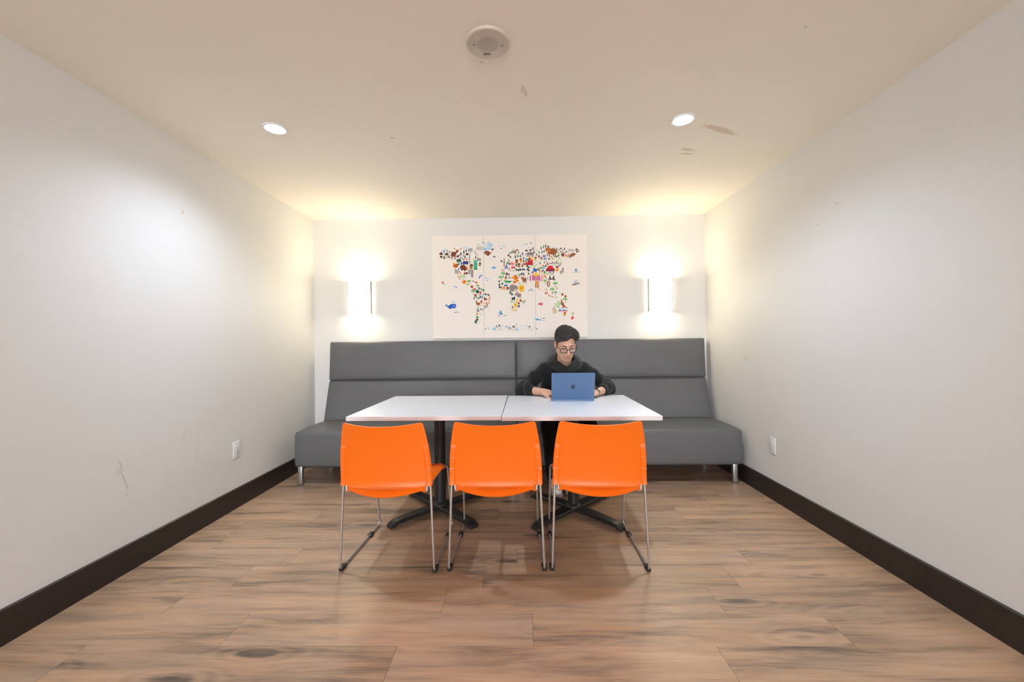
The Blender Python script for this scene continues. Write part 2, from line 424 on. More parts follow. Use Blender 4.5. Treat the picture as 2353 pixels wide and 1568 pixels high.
# ------------------------------------------------------------------ wall sconces
M_nickel = mat('brushed nickel', (0.36, 0.355, 0.345), 0.36, 0.9, bump=(60, 0.1, 0.002, (1, 1, 12)))
M_opal = emat('lit opal acrylic', WARM, SCONCE_E)
def make_sconce():
    w, h = 0.232, 0.322
    t = empty('wall_sconce', (0, 0, 0))
    bm = bmesh.new(); box(bm, (0, -0.006, 0), (w - 0.03, 0.012, h - 0.03), 0.003)
    obj('back_plate', bm, M_trim, t)
    # bowed opal diffuser, open rims closed by its own thickness
    bm = bmesh.new()
    pts = []
    for k in range(21):
        u = -1 + k / 10; pts.append((u * (w / 2 - 0.006), -0.034 - 0.056 * math.sqrt(max(0, 1 - (u * 0.96) ** 2))))
    pts = [(-w / 2 + 0.006, -0.013)] + pts + [(w / 2 - 0.006, -0.013)]
    prism(bm, pts, -h / 2 + 0.006, h / 2 - 0.006)
    obj('diffuser', bm, M_opal, t, smooth=30)
    for s in (-1, 1):
        bm = bmesh.new(); box(bm, (s * (w / 2 - 0.001), -0.0355, 0), (0.006, 0.047, h), 0.0012)
        obj('side_bar', bm, M_nickel, t)
    for s in (-1, 1):
        bm = bmesh.new(); box(bm, (0, -0.048, s * (h / 2 - 0.003)), (w - 0.004, 0.006, 0.006), 0.001)
        obj('cross_bar', bm, M_nickel, t)
    bm = bmesh.new(); cyl(bm, (0, -0.0915, -h / 2 + 0.018), 0.0032, 0.005, 14, axis='Y')
    obj('thumb_screw', bm, M_nickel, t)
    return t
sc0 = make_sconce()
for i, (x, z, lab) in enumerate(((-1.566, 1.624, 'lit white wall sconce left of the animal map'), (1.392, 1.614, 'lit white wall sconce right of the animal map'))):
    o = sc0 if i == 0 else dup(sc0, (0, 0, 0), 0)
    o.location = (x, YB, z); tag(o, lab, 'wall light', 'lit sconces on the back wall')
    for s, rx in ((1, math.pi), (-1, 0.0)):           # light spilling from the open top and bottom of the shade
        L = bpy.data.lights.new('sconce_spill', 'AREA'); L.shape = 'RECTANGLE'; L.size = 0.20; L.size_y = 0.06; L.energy = SCONCE_W * (1.0 if s > 0 else 0.35); L.color = (1.0, 0.86, 0.56)
        lo = bpy.data.objects.new('sconce_spill', L); COL.objects.link(lo); lo.location = (x, YB - 0.056, z + s * 0.164); lo.rotation_euler = (rx, 0, 0)

# ------------------------------------------------------------------ electrical outlets
M_plate = mat('white plastic plate', (0.80, 0.80, 0.80), 0.35)
M_slot = mat('dark slot', (0.03, 0.028, 0.03), 0.7)
def make_outlet():
    """plate in local xz, face towards -y"""
    t = empty('electrical_outlet', (0, 0, 0))
    bm = bmesh.new(); box(bm, (0, -0.003, 0), (0.0705, 0.006, 0.117), 0.0025, 3)
    obj('cover_plate', bm, M_plate, t)
    bm = bmesh.new(); box(bm, (0, -0.0062, 0), (0.033, 0.0022, 0.066), 0.0009)
    rc = obj('receptacle', bm, M_plate, t)
    for zc in (0.017, -0.017):
        for sx, hh in ((-0.0063, 0.0085), (0.0063, 0.0068)):
            bm = bmesh.new(); box(bm, (sx, -0.0073, zc + 0.0035), (0.0018, 0.0006, hh)); obj('slot', bm, M_slot, rc, smooth=0)
        bm = bmesh.new(); cyl(bm, (0, -0.0073, zc - 0.0085), 0.0026, 0.0006, 14, axis='Y'); obj('ground_hole', bm, M_slot, rc)
    for zc in (0.0485, -0.0485):
        bm = bmesh.new(); cyl(bm, (0, -0.0060, zc), 0.0019, 0.0008, 14, axis='Y'); obj('screw', bm, M_plate, t)
    return t
ol = make_outlet()
tag(ol, 'white electrical outlet low on the left wall', 'outlet', 'white electrical outlets'); ol.location = (XL, 2.870, 0.417); ol.rotation_euler = (0, 0, math.pi / 2)
o2 = dup(ol, (XR, 2.972, 0.392), -math.pi / 2); tag(o2, 'white electrical outlet low on the right wall', 'outlet', 'white electrical outlets')

# ------------------------------------------------------------------ banquette bench
def vinyl(name, c):
    m = bpy.data.materials.new(name); m.use_nodes = True; t = NT(m); p = t.n['Principled BSDF']
    tc = t.new('ShaderNodeTexCoord').outputs['Object']
    col = t.ramp(t.noise(tc, 2.2, 3), [(0.3, [x * 0.94 for x in c]), (0.7, [x * 1.06 for x in c])])
    t.link(col, p.inputs['Base Color']); p.inputs['Roughness'].default_value = 0.46; p.inputs['Specular IOR Level'].default_value = 0.45
    vo = t.new('ShaderNodeTexVoronoi'); t.link(tc, vo.inputs['Vector']); vo.inputs['Scale'].default_value = 420
    big = t.noise(t.vmul(tc, (1.5, 1.5, 7)), 2.5, 2)
    t.bump(t.math('ADD', t.math('MULTIPLY', vo.outputs['Distance'], 0.05), t.math('MULTIPLY', big, 0.9)), 0.22, 0.012)
    return m
M_vinyl = vinyl('charcoal vinyl', (0.116, 0.117, 0.122))
M_alu = mat('satin aluminium', (0.58, 0.58, 0.60), 0.34, 0.9)
M_blackply = mat('black underframe', (0.012, 0.012, 0.012), 0.7)
BXL, BXR, BSEAM = -1.852, 1.802, -0.023

def cushion(bm, x0, x1, face, depth, puff=0.008, nx=26, r=0.016):
    """upholstered pad: face = two (y,z) points bottom and top of the front face; depth behind it."""
    (ya, za), (yb, zb) = face
    d = Vector((0, yb - ya, zb - za)); L = d.length; d.normalize(); n = Vector((0, -d.z, d.y))
    if n.y > 0: n = -n
    nz = 12
    us = sorted(set([0, r * 0.3, r] + [r + (x1 - x0 - 2 * r) * k / nx for k in range(nx + 1)] + [x1 - x0 - r, x1 - x0 - r * 0.3, x1 - x0]))
    vs = sorted(set([0, r * 0.3, r] + [r + (L - 2 * r) * k / nz for k in range(nz + 1)] + [L - r, L - r * 0.3, L]))
    def prof(t, T):
        e = min(t, T - t)
        edge = 0 if e >= r else -(r - math.sqrt(max(0, r * r - (r - e) ** 2)))
        return edge
    G = []
    for v in vs:
        rowv = []
        for u in us:
            h = max(prof(u, x1 - x0) + prof(v, L), -r * 1.15)
            fu, fv = u / (x1 - x0), v / L
            h += puff * (1 - (2 * fu - 1) ** 8) * (1 - (2 * fv - 1) ** 4)
            rowv.append(bm.verts.new(Vector((x0 + u, ya, za)) + d * v + n * h))
        G.append(rowv)
    for j in range(len(vs) - 1):
        for i in range(len(us) - 1): bm.faces.new((G[j][i], G[j][i + 1], G[j + 1][i + 1], G[j + 1][i]))
    back = {}
    bor = [G[0][i] for i in range(len(us))] + [G[j][-1] for j in range(1, len(vs))] + [G[-1][i] for i in range(len(us) - 2, -1, -1)] + [G[j][0] for j in range(len(vs) - 2, 0, -1)]
    bk = []
    for v in bor:
        off = v.co - Vector((0, ya, za)); k = off.dot(n)
        bk.append(bm.verts.new(v.co - n * (depth + k)))
    m = len(bor)
    for k in range(m): bm.faces.new((bor[k], bor[(k + 1) % m], bk[(k + 1) % m], bk[k]))
    bm.faces.new(bk[::-1])

bench = tag(empty('banquette_bench', (BSEAM, 3.62, 0)), 'long charcoal vinyl banquette bench with a high padded back along the back wall', 'bench')
OB = Vector((BSEAM, 3.62, 0))
def bpart(name, bm, m, smooth=40):
    bmesh.ops.translate(bm, vec=-OB, verts=bm.verts); return obj(name, bm, m, bench, smooth)
# seat: soft box with a rounded, slightly slumped front edge
for x0, x1 in ((BXL, BSEAM - 0.001), (BSEAM + 0.001, BXR)):
    bm = bmesh.new()
    prof = []
    yf, yb, zt, zb, r = 3.283, 3.80, 0.444, 0.160, 0.030
    prof += [(yb, zb), (yf + 0.012, zb), (yf + 0.002, zb + 0.012)]
    prof += [(yf - 0.004 * math.sin(math.pi * k / 8), zb + 0.02 + (zt - r - zb - 0.02) * k / 8) for k in range(9)]
    prof += [(yf + r - r * math.cos(a), zt - r + r * math.sin(a)) for a in [math.pi / 2 * k / 6 for k in range(1, 7)]]
    prof += [(yf + r + (yb - yf - r) * k / 6, zt + 0.006 * math.sin(math.pi * k / 6)) for k in range(1, 7)]
    nx = 24; rings = []
    xs = sorted(set([x0, x0 + 0.004, x0 + 0.014, x1 - 0.014, x1 - 0.004, x1] + [x0 + (x1 - x0) * k / nx for k in range(1, nx)]))
    cy, cz = 3.54, 0.302
    for x in xs:
        e = min(x - x0, x1 - x); k = 0 if e >= 0.014 else 0.014 - math.sqrt(max(0, 0.014 ** 2 - (0.014 - e) ** 2))
        ring = []
        for y, z in prof:
            ring.append(bm.verts.new((x, y + (k if y < cy else -k) * min(1, abs(y - cy) / 0.1), z + (k if z < cz else -k) * min(1, abs(z - cz) / 0.08))))
        rings.append(ring)
    n = len(prof)
    for A, B in zip(rings, rings[1:]):
        for k in range(n): bm.faces.new((A[k], A[(k + 1) % n], B[(k + 1) % n], B[k]))
    bm.faces.new(rings[0][::-1]); bm.faces.new(rings[-1])
    bpart('seat', bm, M_vinyl)
for x0, x1 in ((BXL, BSEAM - 0.0025), (BSEAM + 0.0025, BXR)):
    bm = bmesh.new(); cushion(bm, x0, x1, ((3.775, 0.443), (3.896, 0.813)), 0.06, 0.010); bpart('lower_back_cushion', bm, M_vinyl)
    bm = bmesh.new(); cushion(bm, x0, x1, ((3.893, 0.818), (3.922, 1.192)), 0.045, 0.009); bpart('upper_back_cushion', bm, M_vinyl)
bm = bmesh.new()                                     # upholstered back frame between cushions and wall
for x0, x1 in ((BXL + 0.004, BSEAM - 0.004), (BSEAM + 0.004, BXR - 0.004)):
    pts = [(3.80, 0.17), (3.982, 0.17), (3.982, 1.186), (3.945, 1.186), (3.925, 0.82), (3.82, 0.44)]
    A = [bm.verts.new((x0, y, z)) for y, z in pts]; B = [bm.verts.new((x1, y, z)) for y, z in pts]
    for k in range(6): bm.faces.new((A[k], A[(k + 1) % 6], B[(k + 1) % 6], B[k]))
    bm.faces.new(A[::-1]); bm.faces.new(B)
bpart('back_frame', bm, M_vinyl, 0)
bm = bmesh.new(); box(bm, ((BXL + BXR) / 2, 3.56, 0.152), (BXR - BXL - 0.10, 0.46, 0.016)); bpart('underframe', bm, M_blackply, 0)
for x in (-1.823, -0.06, 0.014, 1.758):
    for y in (3.33, 3.86):
        bm = bmesh.new(); box(bm, (x, y, 0.083), (0.036, 0.036, 0.154), 0.002)
        lg = bpart('leg', bm, M_alu)
        bm = bmesh.new(); box(bm, (x, y, 0.003), (0.034, 0.034, 0.006), 0.001); bmesh.ops.translate(bm, vec=-OB, verts=bm.verts)
        obj('foot_pad', bm, M_blackply, lg)

# ------------------------------------------------------------------ pedestal tables
M_top = mat('white laminate', (0.80, 0.81, 0.85), 0.30, vary=(3, 0.01))
M_edge = mat('white edge band', (0.80, 0.79, 0.82), 0.35)
M_iron = mat('black powder coat', (0.014, 0.014, 0.015), 0.42, bump=(300, 0.12, 0.002))
def make_table():
    t = empty('pedestal_table', (0, 0, 0))
    bm = bmesh.new(); box(bm, (0, 0, 0.727), (0.912, 0.912, 0.026), 0.0015); tt = obj('tabletop', bm, M_top, t, 20)
    bm = bmesh.new()                                   # edge band, a hair proud of the core
    w = 0.457
    ring = [(-w, -w), (w, -w), (w, w), (-w, w)]
    A = [bm.verts.new((x, y, 0.7145)) for x, y in ring]; B = [bm.verts.new((x, y, 0.7390)) for x, y in ring]
    k2 = 0.9965
    C = [bm.verts.new((x * k2, y * k2, 0.7145)) for x, y in ring]; D = [bm.verts.new((x * k2, y * k2, 0.7390)) for x, y in ring]
    for k in range(4):
        j = (k + 1) % 4
        bm.faces.new((A[k], A[j], B[j], B[k])); bm.faces.new((C[j], C[k], D[k], D[j])); bm.faces.new((A[j], A[k], C[k], C[j])); bm.faces.new((B[k], B[j], D[j], D[k]))
    obj('edge_band', bm, M_edge, tt, 0)
    bm = bmesh.new(); lathe(bm, [(0.058, 0.046), (0.056, 0.056), (0.045, 0.066), (0.0375, 0.07), (0.0375, 0.70)], 32); obj('column', bm, M_iron, t)
    bm = bmesh.new(); box(bm, (0, 0, 0.7065), (0.40, 0.06, 0.013), 0.002); box(bm, (0, 0, 0.7055), (0.06, 0.40, 0.011), 0.002); obj('mounting_plate', bm, M_iron, t)
    for k in range(4):
        a = math.pi / 4 + k * math.pi / 2; R3 = Matrix.Rotation(a, 4, 'Z')
        bm = bmesh.new()
        prof = [(0.0, 0.050, 0.050, 0.030), (0.06, 0.050, 0.044, 0.030), (0.20, 0.047, 0.038, 0.026), (0.31, 0.042, 0.035, 0.022), (0.350, 0.038, 0.034, 0.020), (0.378, 0.022, 0.033, 0.008), (0.385, 0.012, 0.031, 0.004)]
        rings = []
        for r, zt, hw, zb in prof:
            rings.append([bm.verts.new(R3 @ Vector((r, y, z))) for y, z in ((-hw, zb), (-hw, zt - 0.006), (-hw + 0.007, zt), (hw - 0.007, zt), (hw, zt - 0.006), (hw, zb))])
        for A, B in zip(rings, rings[1:]):
            for q in range(6): bm.faces.new((A[q], A[(q + 1) % 6], B[(q + 1) % 6], B[q]))
        bm.faces.new(rings[0][::-1]); bm.faces.new(rings[-1])
        arm = obj('base_arm', bm, M_iron, t, 35)
        bm = bmesh.new(); cyl(bm, R3 @ Vector((0.350, 0, 0.011)), 0.017, 0.022, 18, 0.013); obj('leveling_foot', bm, M_blackply, arm)
    return t
tab = make_table(); tab.location = (-0.5555, 2.802, 0); tab.rotation_euler = (0, 0, math.radians(-0.8))
tag(tab, 'bare square white-topped table on a black cross base, left of the laptop table', 'table', 'white square pedestal tables')
t2 = dup(tab, (0.365, 2.764, 0), math.radians(-1.1))
tag(t2, 'square white-topped table on a black cross base that carries the laptop', 'table', 'white square pedestal tables')

# ------------------------------------------------------------------ orange chairs
def plastic():
    m = mat('orange plastic', (0.98, 0.175, 0.003), 0.42, bump=(700, 0.10, 0.002))
    return m
M_orange = plastic()
M_chrome = mat('chromed rod', (0.60, 0.57, 0.55), 0.30, 0.75)
M_rubber = mat('black glide', (0.01, 0.01, 0.01), 0.5)
def make_chair():
    t = empty('stacking_chair', (0, 0, 0))
    # back: bowed shell, wide and straight below, narrowing to rounded upper corners, leaning to the rear (-y)
    def back_surf(u, v):
        s = 2 * u - 1
        hw = float(np.interp(v, [0, 0.25, 0.45, 0.62, 0.80, 0.93, 0.975, 1.0], [0.2365, 0.2345, 0.2305, 0.2245, 0.2145, 0.2060, 0.2025, 0.1985]))
        z = 0.444 + 0.330 * v
        c = 1 - abs(s) ** 2.2
        z -= 0.014 * c * v ** 3
        z -= 0.004 * max(0, (abs(s) - 0.94) / 0.06) * max(0, (v - 0.95) / 0.05)
        y = 0.012 - 0.052 * v ** 1.5 - (0.030 + 0.022 * v ** 2) * c
        if v < 0.06: y -= 0.005 * (1 - v / 0.06)        # small rolled lip
        return (s * hw, y, z)
    bm = bmesh.new(); shell(bm, back_surf, 40, 34, 0.0065)
    for s in (-1, 1):                                   # channels that sleeve the steel uprights, with two tabs each
        def chan(k, v):
            hw = back_surf(0.5 + 0.5, v)[0]
            x_out = hw - 0.0008; x_in = hw - 0.036
            y = back_surf(1.0, v)[1]; z = 0.444 + 0.330 * v
            top = max(0.0, min(1.0, (0.66 - v) / 0.07)) ** 0.5
            d = 0.015 * top
            prof = [(x_out, y + 0.006), (x_out, y - d + 0.004), (x_out - 0.004, y - d), (x_in + 0.012, y - d - 0.001), (x_in + 0.004, y - d * 0.7), (x_in, y - 0.004 - 0.008 * 0.3)]
            x, yy = prof[k]; return (s * x, yy, z)
        vsl = [0.0, 0.05, 0.1, 0.2, 0.3, 0.4, 0.5, 0.56, 0.60, 0.63, 0.65, 0.66]
        rows = [[bm.verts.new(chan(k, v)) for k in range(6)] for v in vsl]
        for A, B in zip(rows, rows[1:]):
            for k in range(6): bm.faces.new((A[k], A[(k + 1) % 6], B[(k + 1) % 6], B[k]))
        bm.faces.new(rows[0]); bm.faces.new(rows[-1][::-1])
        for v in (0.43, 0.255):
            q = back_surf(1.0, v); box(bm, (s * (q[0] - 0.0165), q[1] - 0.0155, q[2]), (0.026, 0.006, 0.0115), 0.0028, 3)
    bk = obj('backrest', bm, M_orange, t, 35)
    for s in (-1, 1):
        q = back_surf(1.0, 0.255); bm = bmesh.new(); cyl(bm, (s * (q[0] - 0.007), q[1] - 0.0192, q[2]), 0.0036, 0.003, 16, axis='Y')
        obj('screw', bm, M_steel, bk)
    # seat: dished shell with a down-rolled front and a bowed rear edge
    def seat_surf(u, v):
        s = 2 * u - 1
        hw = float(np.interp(v, [0, 0.05, 0.2, 0.8, 1], [0.198, 0.204, 0.212, 0.222, 0.212]))
        yr = -0.066 + 0.066 * abs(s) ** 2.0
        y = yr + (0.415 - yr) * v
        z = 0.444 - 0.016 * (1 - s * s) * (1 - 0.3 * v) + 0.004 * v
        if v > 0.86: z -= 0.035 * ((v - 0.86) / 0.14) ** 2
        if v < 0.09: z -= 0.020 * (1 - v / 0.09) ** 1.5
        z -= 0.014 * max(0, (abs(s) - 0.9) / 0.1) ** 2
        return (s * hw, y, z)
    bm = bmesh.new(); shell(bm, seat_surf, 32, 40, 0.009); obj('seat', bm, M_orange, t, 35)
    # sled frame: one bent rod each side
    for s in (-1, 1):
        q = back_surf(1.0, 0.55); q0 = back_surf(1.0, 0.02)
        pts = [(s * (q[0] - 0.015), q[1] + 0.002, q[2]), (s * (q0[0] - 0.010), q0[1] + 0.002, q0[2]), (s * 0.2435, 0.0, 0.0125), (s * 0.2335, 0.525, 0.0125),
               (s * 0.2270, 0.43, 0.412), (s * 0.200, 0.40, 0.421), (s * 0.204, 0.02, 0.411), (s * 0.207, 0.006, 0.412), (s * 0.211, 0.012, 0.470)]
        bm = bmesh.new(); tube(bm, fillet_path(pts, 0.028, 7), 0.0062, 12); fr = obj('sled_frame', bm, M_chrome, t, 60)
        for yy, L in ((0.030, 0.050), (0.385, 0.046)):
            bm = bmesh.new(); xx = s * (0.2435 - 0.010 * yy / 0.525)
            box(bm, (xx, yy, 0.0095), (0.022, L, 0.019), 0.005, 3); box(bm, (xx, yy + (0.012 if yy < 0.1 else -0.01), 0.0125), (0.027, 0.018, 0.014), 0.003)
            obj('glide', bm, M_rubber, fr)
    # cross rods under the seat
    for yy, zz in ((0.09, 0.407), (0.33, 0.412)):
        bm = bmesh.new(); tube(bm, [(-0.203, yy, zz), (0.203, yy, zz)], 0.0055, 10); obj('cross_rod', bm, M_chrome, t, 60)
    return t
ch = make_chair()
CH = [(-0.682, 2.043, -1.6, 'leftmost orange plastic sled-base chair, its seat side in view, at the bare table'),
      (-0.123, 2.048, 0.0, 'middle orange plastic sled-base chair, between the other two, at the gap of the tables'),
      (0.4035, 2.046, -1.4, 'rightmost orange plastic sled-base chair, across the table from the seated person')]
for i, (x, y, a, lab) in enumerate(CH):
    o = ch if i == 0 else dup(ch, (0, 0, 0), 0)
    o.location = (x, y, 0); o.rotation_euler = (0, 0, math.radians(a)); tag(o, lab, 'chair', 'orange chairs along the tables')

# ------------------------------------------------------------------ laptop
LP = Vector((0.3865, 2.905, 0.7402)); LRZ = math.radians(-3.2)
M_lid = mat('blue anodised aluminium', (0.105, 0.19, 0.35), 0.36, 0.25, bump=(900, 0.05, 0.001))
M_keys = mat('black keys', (0.012, 0.012, 0.014), 0.5)
M_mark = mat('dark polished mark', (0.075, 0.095, 0.13), 0.22, 0.6)
M_screen = emat('dim screen glass', (0.55, 0.6, 0.7), 0.25)
lap = tag(empty('laptop', LP, LRZ), 'open blue laptop on the white table, its lid towards the chairs', 'laptop')
LW, LD = 0.304, 0.215
bm = bmesh.new(); prism(bm, [(x, y + LD / 2) for x, y in rrect(LW, LD, 0.011)], 0.0015, 0.0115); base = obj('base', bm, M_lid, lap, 30)
for x in (-0.13, 0.13):
    for y in (0.015, 0.20):
        bm = bmesh.new(); cyl(bm, (x, y, 0.0008), 0.006, 0.0016, 14); obj('foot', bm, M_rubber, base)
bm = bmesh.new()
for r in range(6):
    n = 14 if r < 5 else 8
    for k in range(n):
        w = 0.262 / n; xx = -0.131 + w * (k + 0.5)
        box(bm, (xx, 0.030 + r * 0.0185, 0.0121), (w - 0.003, 0.0155 if r else 0.008, 0.0012), 0.0004, 1)
obj('keyboard', bm, M_keys, base, 20)
bm = bmesh.new(); prism(bm, [(x, y + 0.175) for x, y in rrect(0.12, 0.07, 0.006)], 0.0115, 0.0118); obj('trackpad', bm, M_lid, base, 0)
lean = math.radians(-22.5)
lidR = Matrix.Rotation(lean, 4, 'X').inverted()      # tips the lid's upper edge towards -y
def lidmap(v): # lid plane: local (x, up, out)
    p = Vector((v.x, -v.z, v.y)); p = lidR @ p; return Vector((p.x, p.y + 0.004, p.z + 0.010))
bm = bmesh.new(); prism(bm, [(x, y + LD / 2) for x, y in rrect(LW, LD, 0.010)], 0.0, 0.0042, lidmap); lid = obj('lid', bm, M_lid, lap, 30)
bm = bmesh.new(); prism(bm, [(x, y + LD / 2 + 0.003) for x, y in rrect(LW - 0.010, LD - 0.016, 0.006)], -0.0006, 0.0, lidmap); obj('screen', bm, M_screen, lid, 0)
def fruit():
    pts = []
    for k in range(48):
        a = 2 * math.pi * k / 48; x, y = math.cos(a), math.sin(a)
        r = 1.0 + 0.05 * math.cos(2 * a) - 0.20 * math.exp(-((a - math.pi / 2) / 0.30) ** 2) - 0.10 * math.exp(-((a - 3 * math.pi / 2) / 0.22) ** 2)
        q = Vector((x * r * 0.92, y * r * 0.98)); b = q - Vector((1.08, 0.12))
        if b.length < 0.42: q = Vector((1.08, 0.12)) + b.normalized() * 0.42
        pts.append((q.x, q.y))
    return pts
SC = 0.0175
bm = bmesh.new(); prism(bm, [(x * SC, y * SC + 0.105) for x, y in fruit()], 0.0042, 0.0046, lidmap)
leaf = [(0.02 + 0.36 * a + 0.17 * b, 1.02 + 0.62 * a - 0.10 * b) for a, b in ((0, 0), (0.25, 1), (0.6, 1.1), (1, 0.5), (0.95, -0.1), (0.6, -0.75), (0.25, -0.7))]
prism(bm, [(x * SC, y * SC + 0.105) for x, y in leaf], 0.0042, 0.0046, lidmap)
obj('lid_emblem', bm, M_mark, lid, 0)

# ------------------------------------------------------------------ animal map: three printed canvas panels
MX0, MX1, MZT, MZB, MY = -0.845, 0.682, 2.231, 1.213, YB - 0.024
M_canvas = mat('cream canvas', (0.89, 0.83, 0.775), 0.75, bump=(1400, 0.15, 0.001))
M_side = mat('panel edge', (0.72, 0.62, 0.50), 0.6)
def print_material():
    m = bpy.data.materials.new('printed inks'); m.use_nodes = True; t = NT(m); p = t.n['Principled BSDF']
    a = t.new('ShaderNodeAttribute', attribute_name='ink'); t.link(a.outputs['Color'], p.inputs['Base Color'])
    p.inputs['Roughness'].default_value = 0.7
    return m
M_ink = print_material()
def lin(h):
    return tuple(((int(h[i:i + 2], 16) / 255) ** 2.2) for i in (0, 2, 4))
PAL = dict(dg='1f5545', g='2e9a55', lg='7cc65a', pg='a9d18a', b='1f5fc0', lb='3fa5e0', sb='a5d3ee', nv='27357f', pu='4a3183', r='d8202a', dr='8e1f2c', o='f0921e', do='c9661c', y='f4c42a',
           br='6d3a28', db='4c352c', tn='c08a50', lt='d9b583', gr='8d8580', dk='2a2a30', w='f2ece2', pk='f08a90', mg='d879c8', lgr='cfc6bc', tq='3bb08f', bk='1d1c20', rb='7d3f2c', mb='9a5a2e')
PALL = {k: lin(v) for k, v in PAL.items()}
SH = []          # (points in board pixels, colour, layer)
def P_(pts, col, L=0): SH.append((pts, col, L))
def E_(x, y, rx, ry, col, L=0, n=12, rot=0.0):
    c, s = math.cos(rot), math.sin(rot)
    P_([(x + rx * math.cos(2 * math.pi * k / n) * c - ry * math.sin(2 * math.pi * k / n) * s, y + rx * math.cos(2 * math.pi * k / n) * s + ry * math.sin(2 * math.pi * k / n) * c) for k in range(n)], col, L)
def B_(x0, y0, x1, y1, col, L=0): P_([(x0, y0), (x1, y0), (x1, y1), (x0, y1)], col, L)
def LN(pts, w, col, L=0):
    for (x0, y0), (x1, y1) in zip(pts, pts[1:]):
        d = math.hypot(x1 - x0, y1 - y0) or 1; nx, ny = -(y1 - y0) / d * w / 2, (x1 - x0) / d * w / 2
        P_([(x0 + nx, y0 + ny), (x1 + nx, y1 + ny), (x1 - nx, y1 - ny), (x0 - nx, y0 - ny)], col, L)
def pine(x, y, h, col='dg'):
    w = h * 0.26; B_(x - 2.5, y + h * .3, x + 2.5, y + h / 2, 'db')
    for k in range(3):
        t = y - h / 2 + k * h * .22; P_([(x, t), (x + w * (.55 + .22 * k), t + h * .38), (x - w * (.55 + .22 * k), t + h * .38)], col, 1)
def rtree(x, y, h, col='dg'):
    B_(x - 2.5, y, x + 2.5, y + h / 2, 'br'); E_(x, y - h * .12, h * .32, h * .36, col, 1)
def palm(x, y, h, col='lg'):
    P_([(x - 2, y - h * .2), (x + 3, y - h * .2), (x + 8, y + h * .5), (x + 1, y + h * .5)], 'br')
    for a in (-2.9, -2.3, -1.57, -.8, -.2, .25, 2.9):
        E_(x + math.cos(a) * h * .26, y - h * .26 + math.sin(a) * h * .17, h * .27, h * .09, col if a < .2 else 'g', 1, 8, a)
def rock(x, y, w, h):
    P_([(x - w / 2, y + h * .45), (x - w * .48, y - h * .1), (x - w * .2, y - h * .45), (x + w * .25, y - h * .45), (x + w / 2, y - h * .15), (x + w * .45, y + h * .45)], 'db', 1)
    P_([(x - w * .3, y - h * .1), (x - w * .1, y - h * .3), (x + w * .2, y - h * .3), (x + w * .3, y - h * .05)], 'rb', 2)
def house(x, y, w, h, col='tn', roof='br'):
    B_(x - w * .42, y - h * .1, x + w * .42, y + h / 2, col, 1)
    P_([(x - w / 2, y - h * .05), (x - w * .15, y - h / 2), (x + w * .38, y - h * .42), (x + w / 2, y - h * .05)], roof, 2)
    B_(x - w * .12, y + h * .12, x + w * .08, y + h / 2, 'br', 2); B_(x + w * .17, y + h * .08, x + w * .3, y + h * .24, 'lb', 2)
def hut(x, y, w, h):
    B_(x - w * .33, y, x + w * .33, y + h / 2, 'rb', 1); P_([(x, y - h / 2), (x + w / 2, y + h * .08), (x - w / 2, y + h * .08)], 'do', 2); B_(x - w * .1, y + h * .15, x + w * .1, y + h / 2, 'bk', 2)
def yurt(x, y, w, h, col='db', roof='dr'):
    B_(x - w / 2, y - h * .15, x + w / 2, y + h / 2, col, 1); E_(x, y - h * .18, w / 2, h * .3, roof, 2); B_(x - w * .12, y + h * .08, x + w * .12, y + h / 2, 'lt', 2)
def fish(x, y, col='b', w=34): P_([(x - w / 2, y), (x - w * .1, y - 6), (x + w * .3, y - 2), (x + w / 2, y - 5), (x + w * .45, y + 5), (x + w * .2, y + 3), (x - w * .15, y + 6)], col)
def quad(x, y, w, h, col, head=(-.5, -.35, .17), leg='', ear=True, tail=True, neck=True, Lr=1):
    """a standing beast: x,y centre; head dx,dy in body units"""
    leg = leg or col
    for k in (-.36, -.2, .18, .34): B_(x + k * w - w * .05, y, x + k * w + w * .05, y + h / 2, leg, Lr)
    E_(x, y - h * .05, w * .44, h * .28, col, Lr + 1, 16)
    hx, hy = x + head[0] * w, y + head[1] * h
    if neck: LN([(x + math.copysign(.28, head[0]) * w, y - h * .1), (hx, hy)], h * .2, col, Lr + 1)
    E_(hx, hy, head[2] * w, head[2] * w * .8, col, Lr + 2)
    if ear: E_(hx + head[2] * w * .5, hy - head[2] * w * .8, w * .045, h * .07, col, Lr + 1); E_(hx - head[2] * w * .5, hy - head[2] * w * .8, w * .045, h * .07, col, Lr + 1)
    if tail: LN([(x - math.copysign(.4, head[0]) * w, y - h * .1), (x - math.copysign(.54, head[0]) * w, y + h * .12)], max(3, w * .04), col, Lr)
    E_(hx - head[2] * w * .3, hy - 2, max(1.6, w * .018), max(1.6, w * .018), 'bk', Lr + 4, 6); E_(hx + head[2] * w * .3, hy - 2, max(1.6, w * .018), max(1.6, w * .018), 'bk', Lr + 4, 6)
def car(x, y, w, col):
    P_([(x - w / 2, y), (x - w * .45, y - w * .12), (x - w * .28, y - w * .14), (x - w * .18, y - w * .34), (x + w * .2, y - w * .34), (x + w * .32, y - w * .12), (x + w / 2, y - w * .08), (x + w / 2, y + w * .12), (x - w / 2, y + w * .12)], col, 1)
    B_(x - w * .13, y - w * .29, x + .15 * w, y - w * .14, 'sb', 2)
    for k in (-.28, .28): E_(x + k * w, y + w * .12, w * .1, w * .1, 'bk', 2)
def tent(x, y, w, h, col): P_([(x - w / 2, y + h / 2), (x - w * .1, y - h / 2), (x + w * .12, y - h / 2), (x + w / 2, y + h / 2), (x + w * .18, y + h / 2), (x, y), (x - w * .18, y + h / 2)], col, 1)
def peak(x, y, w, h, col): P_([(x - w / 2, y + h / 2), (x, y - h / 2), (x + w / 2, y + h / 2)], col, 1)
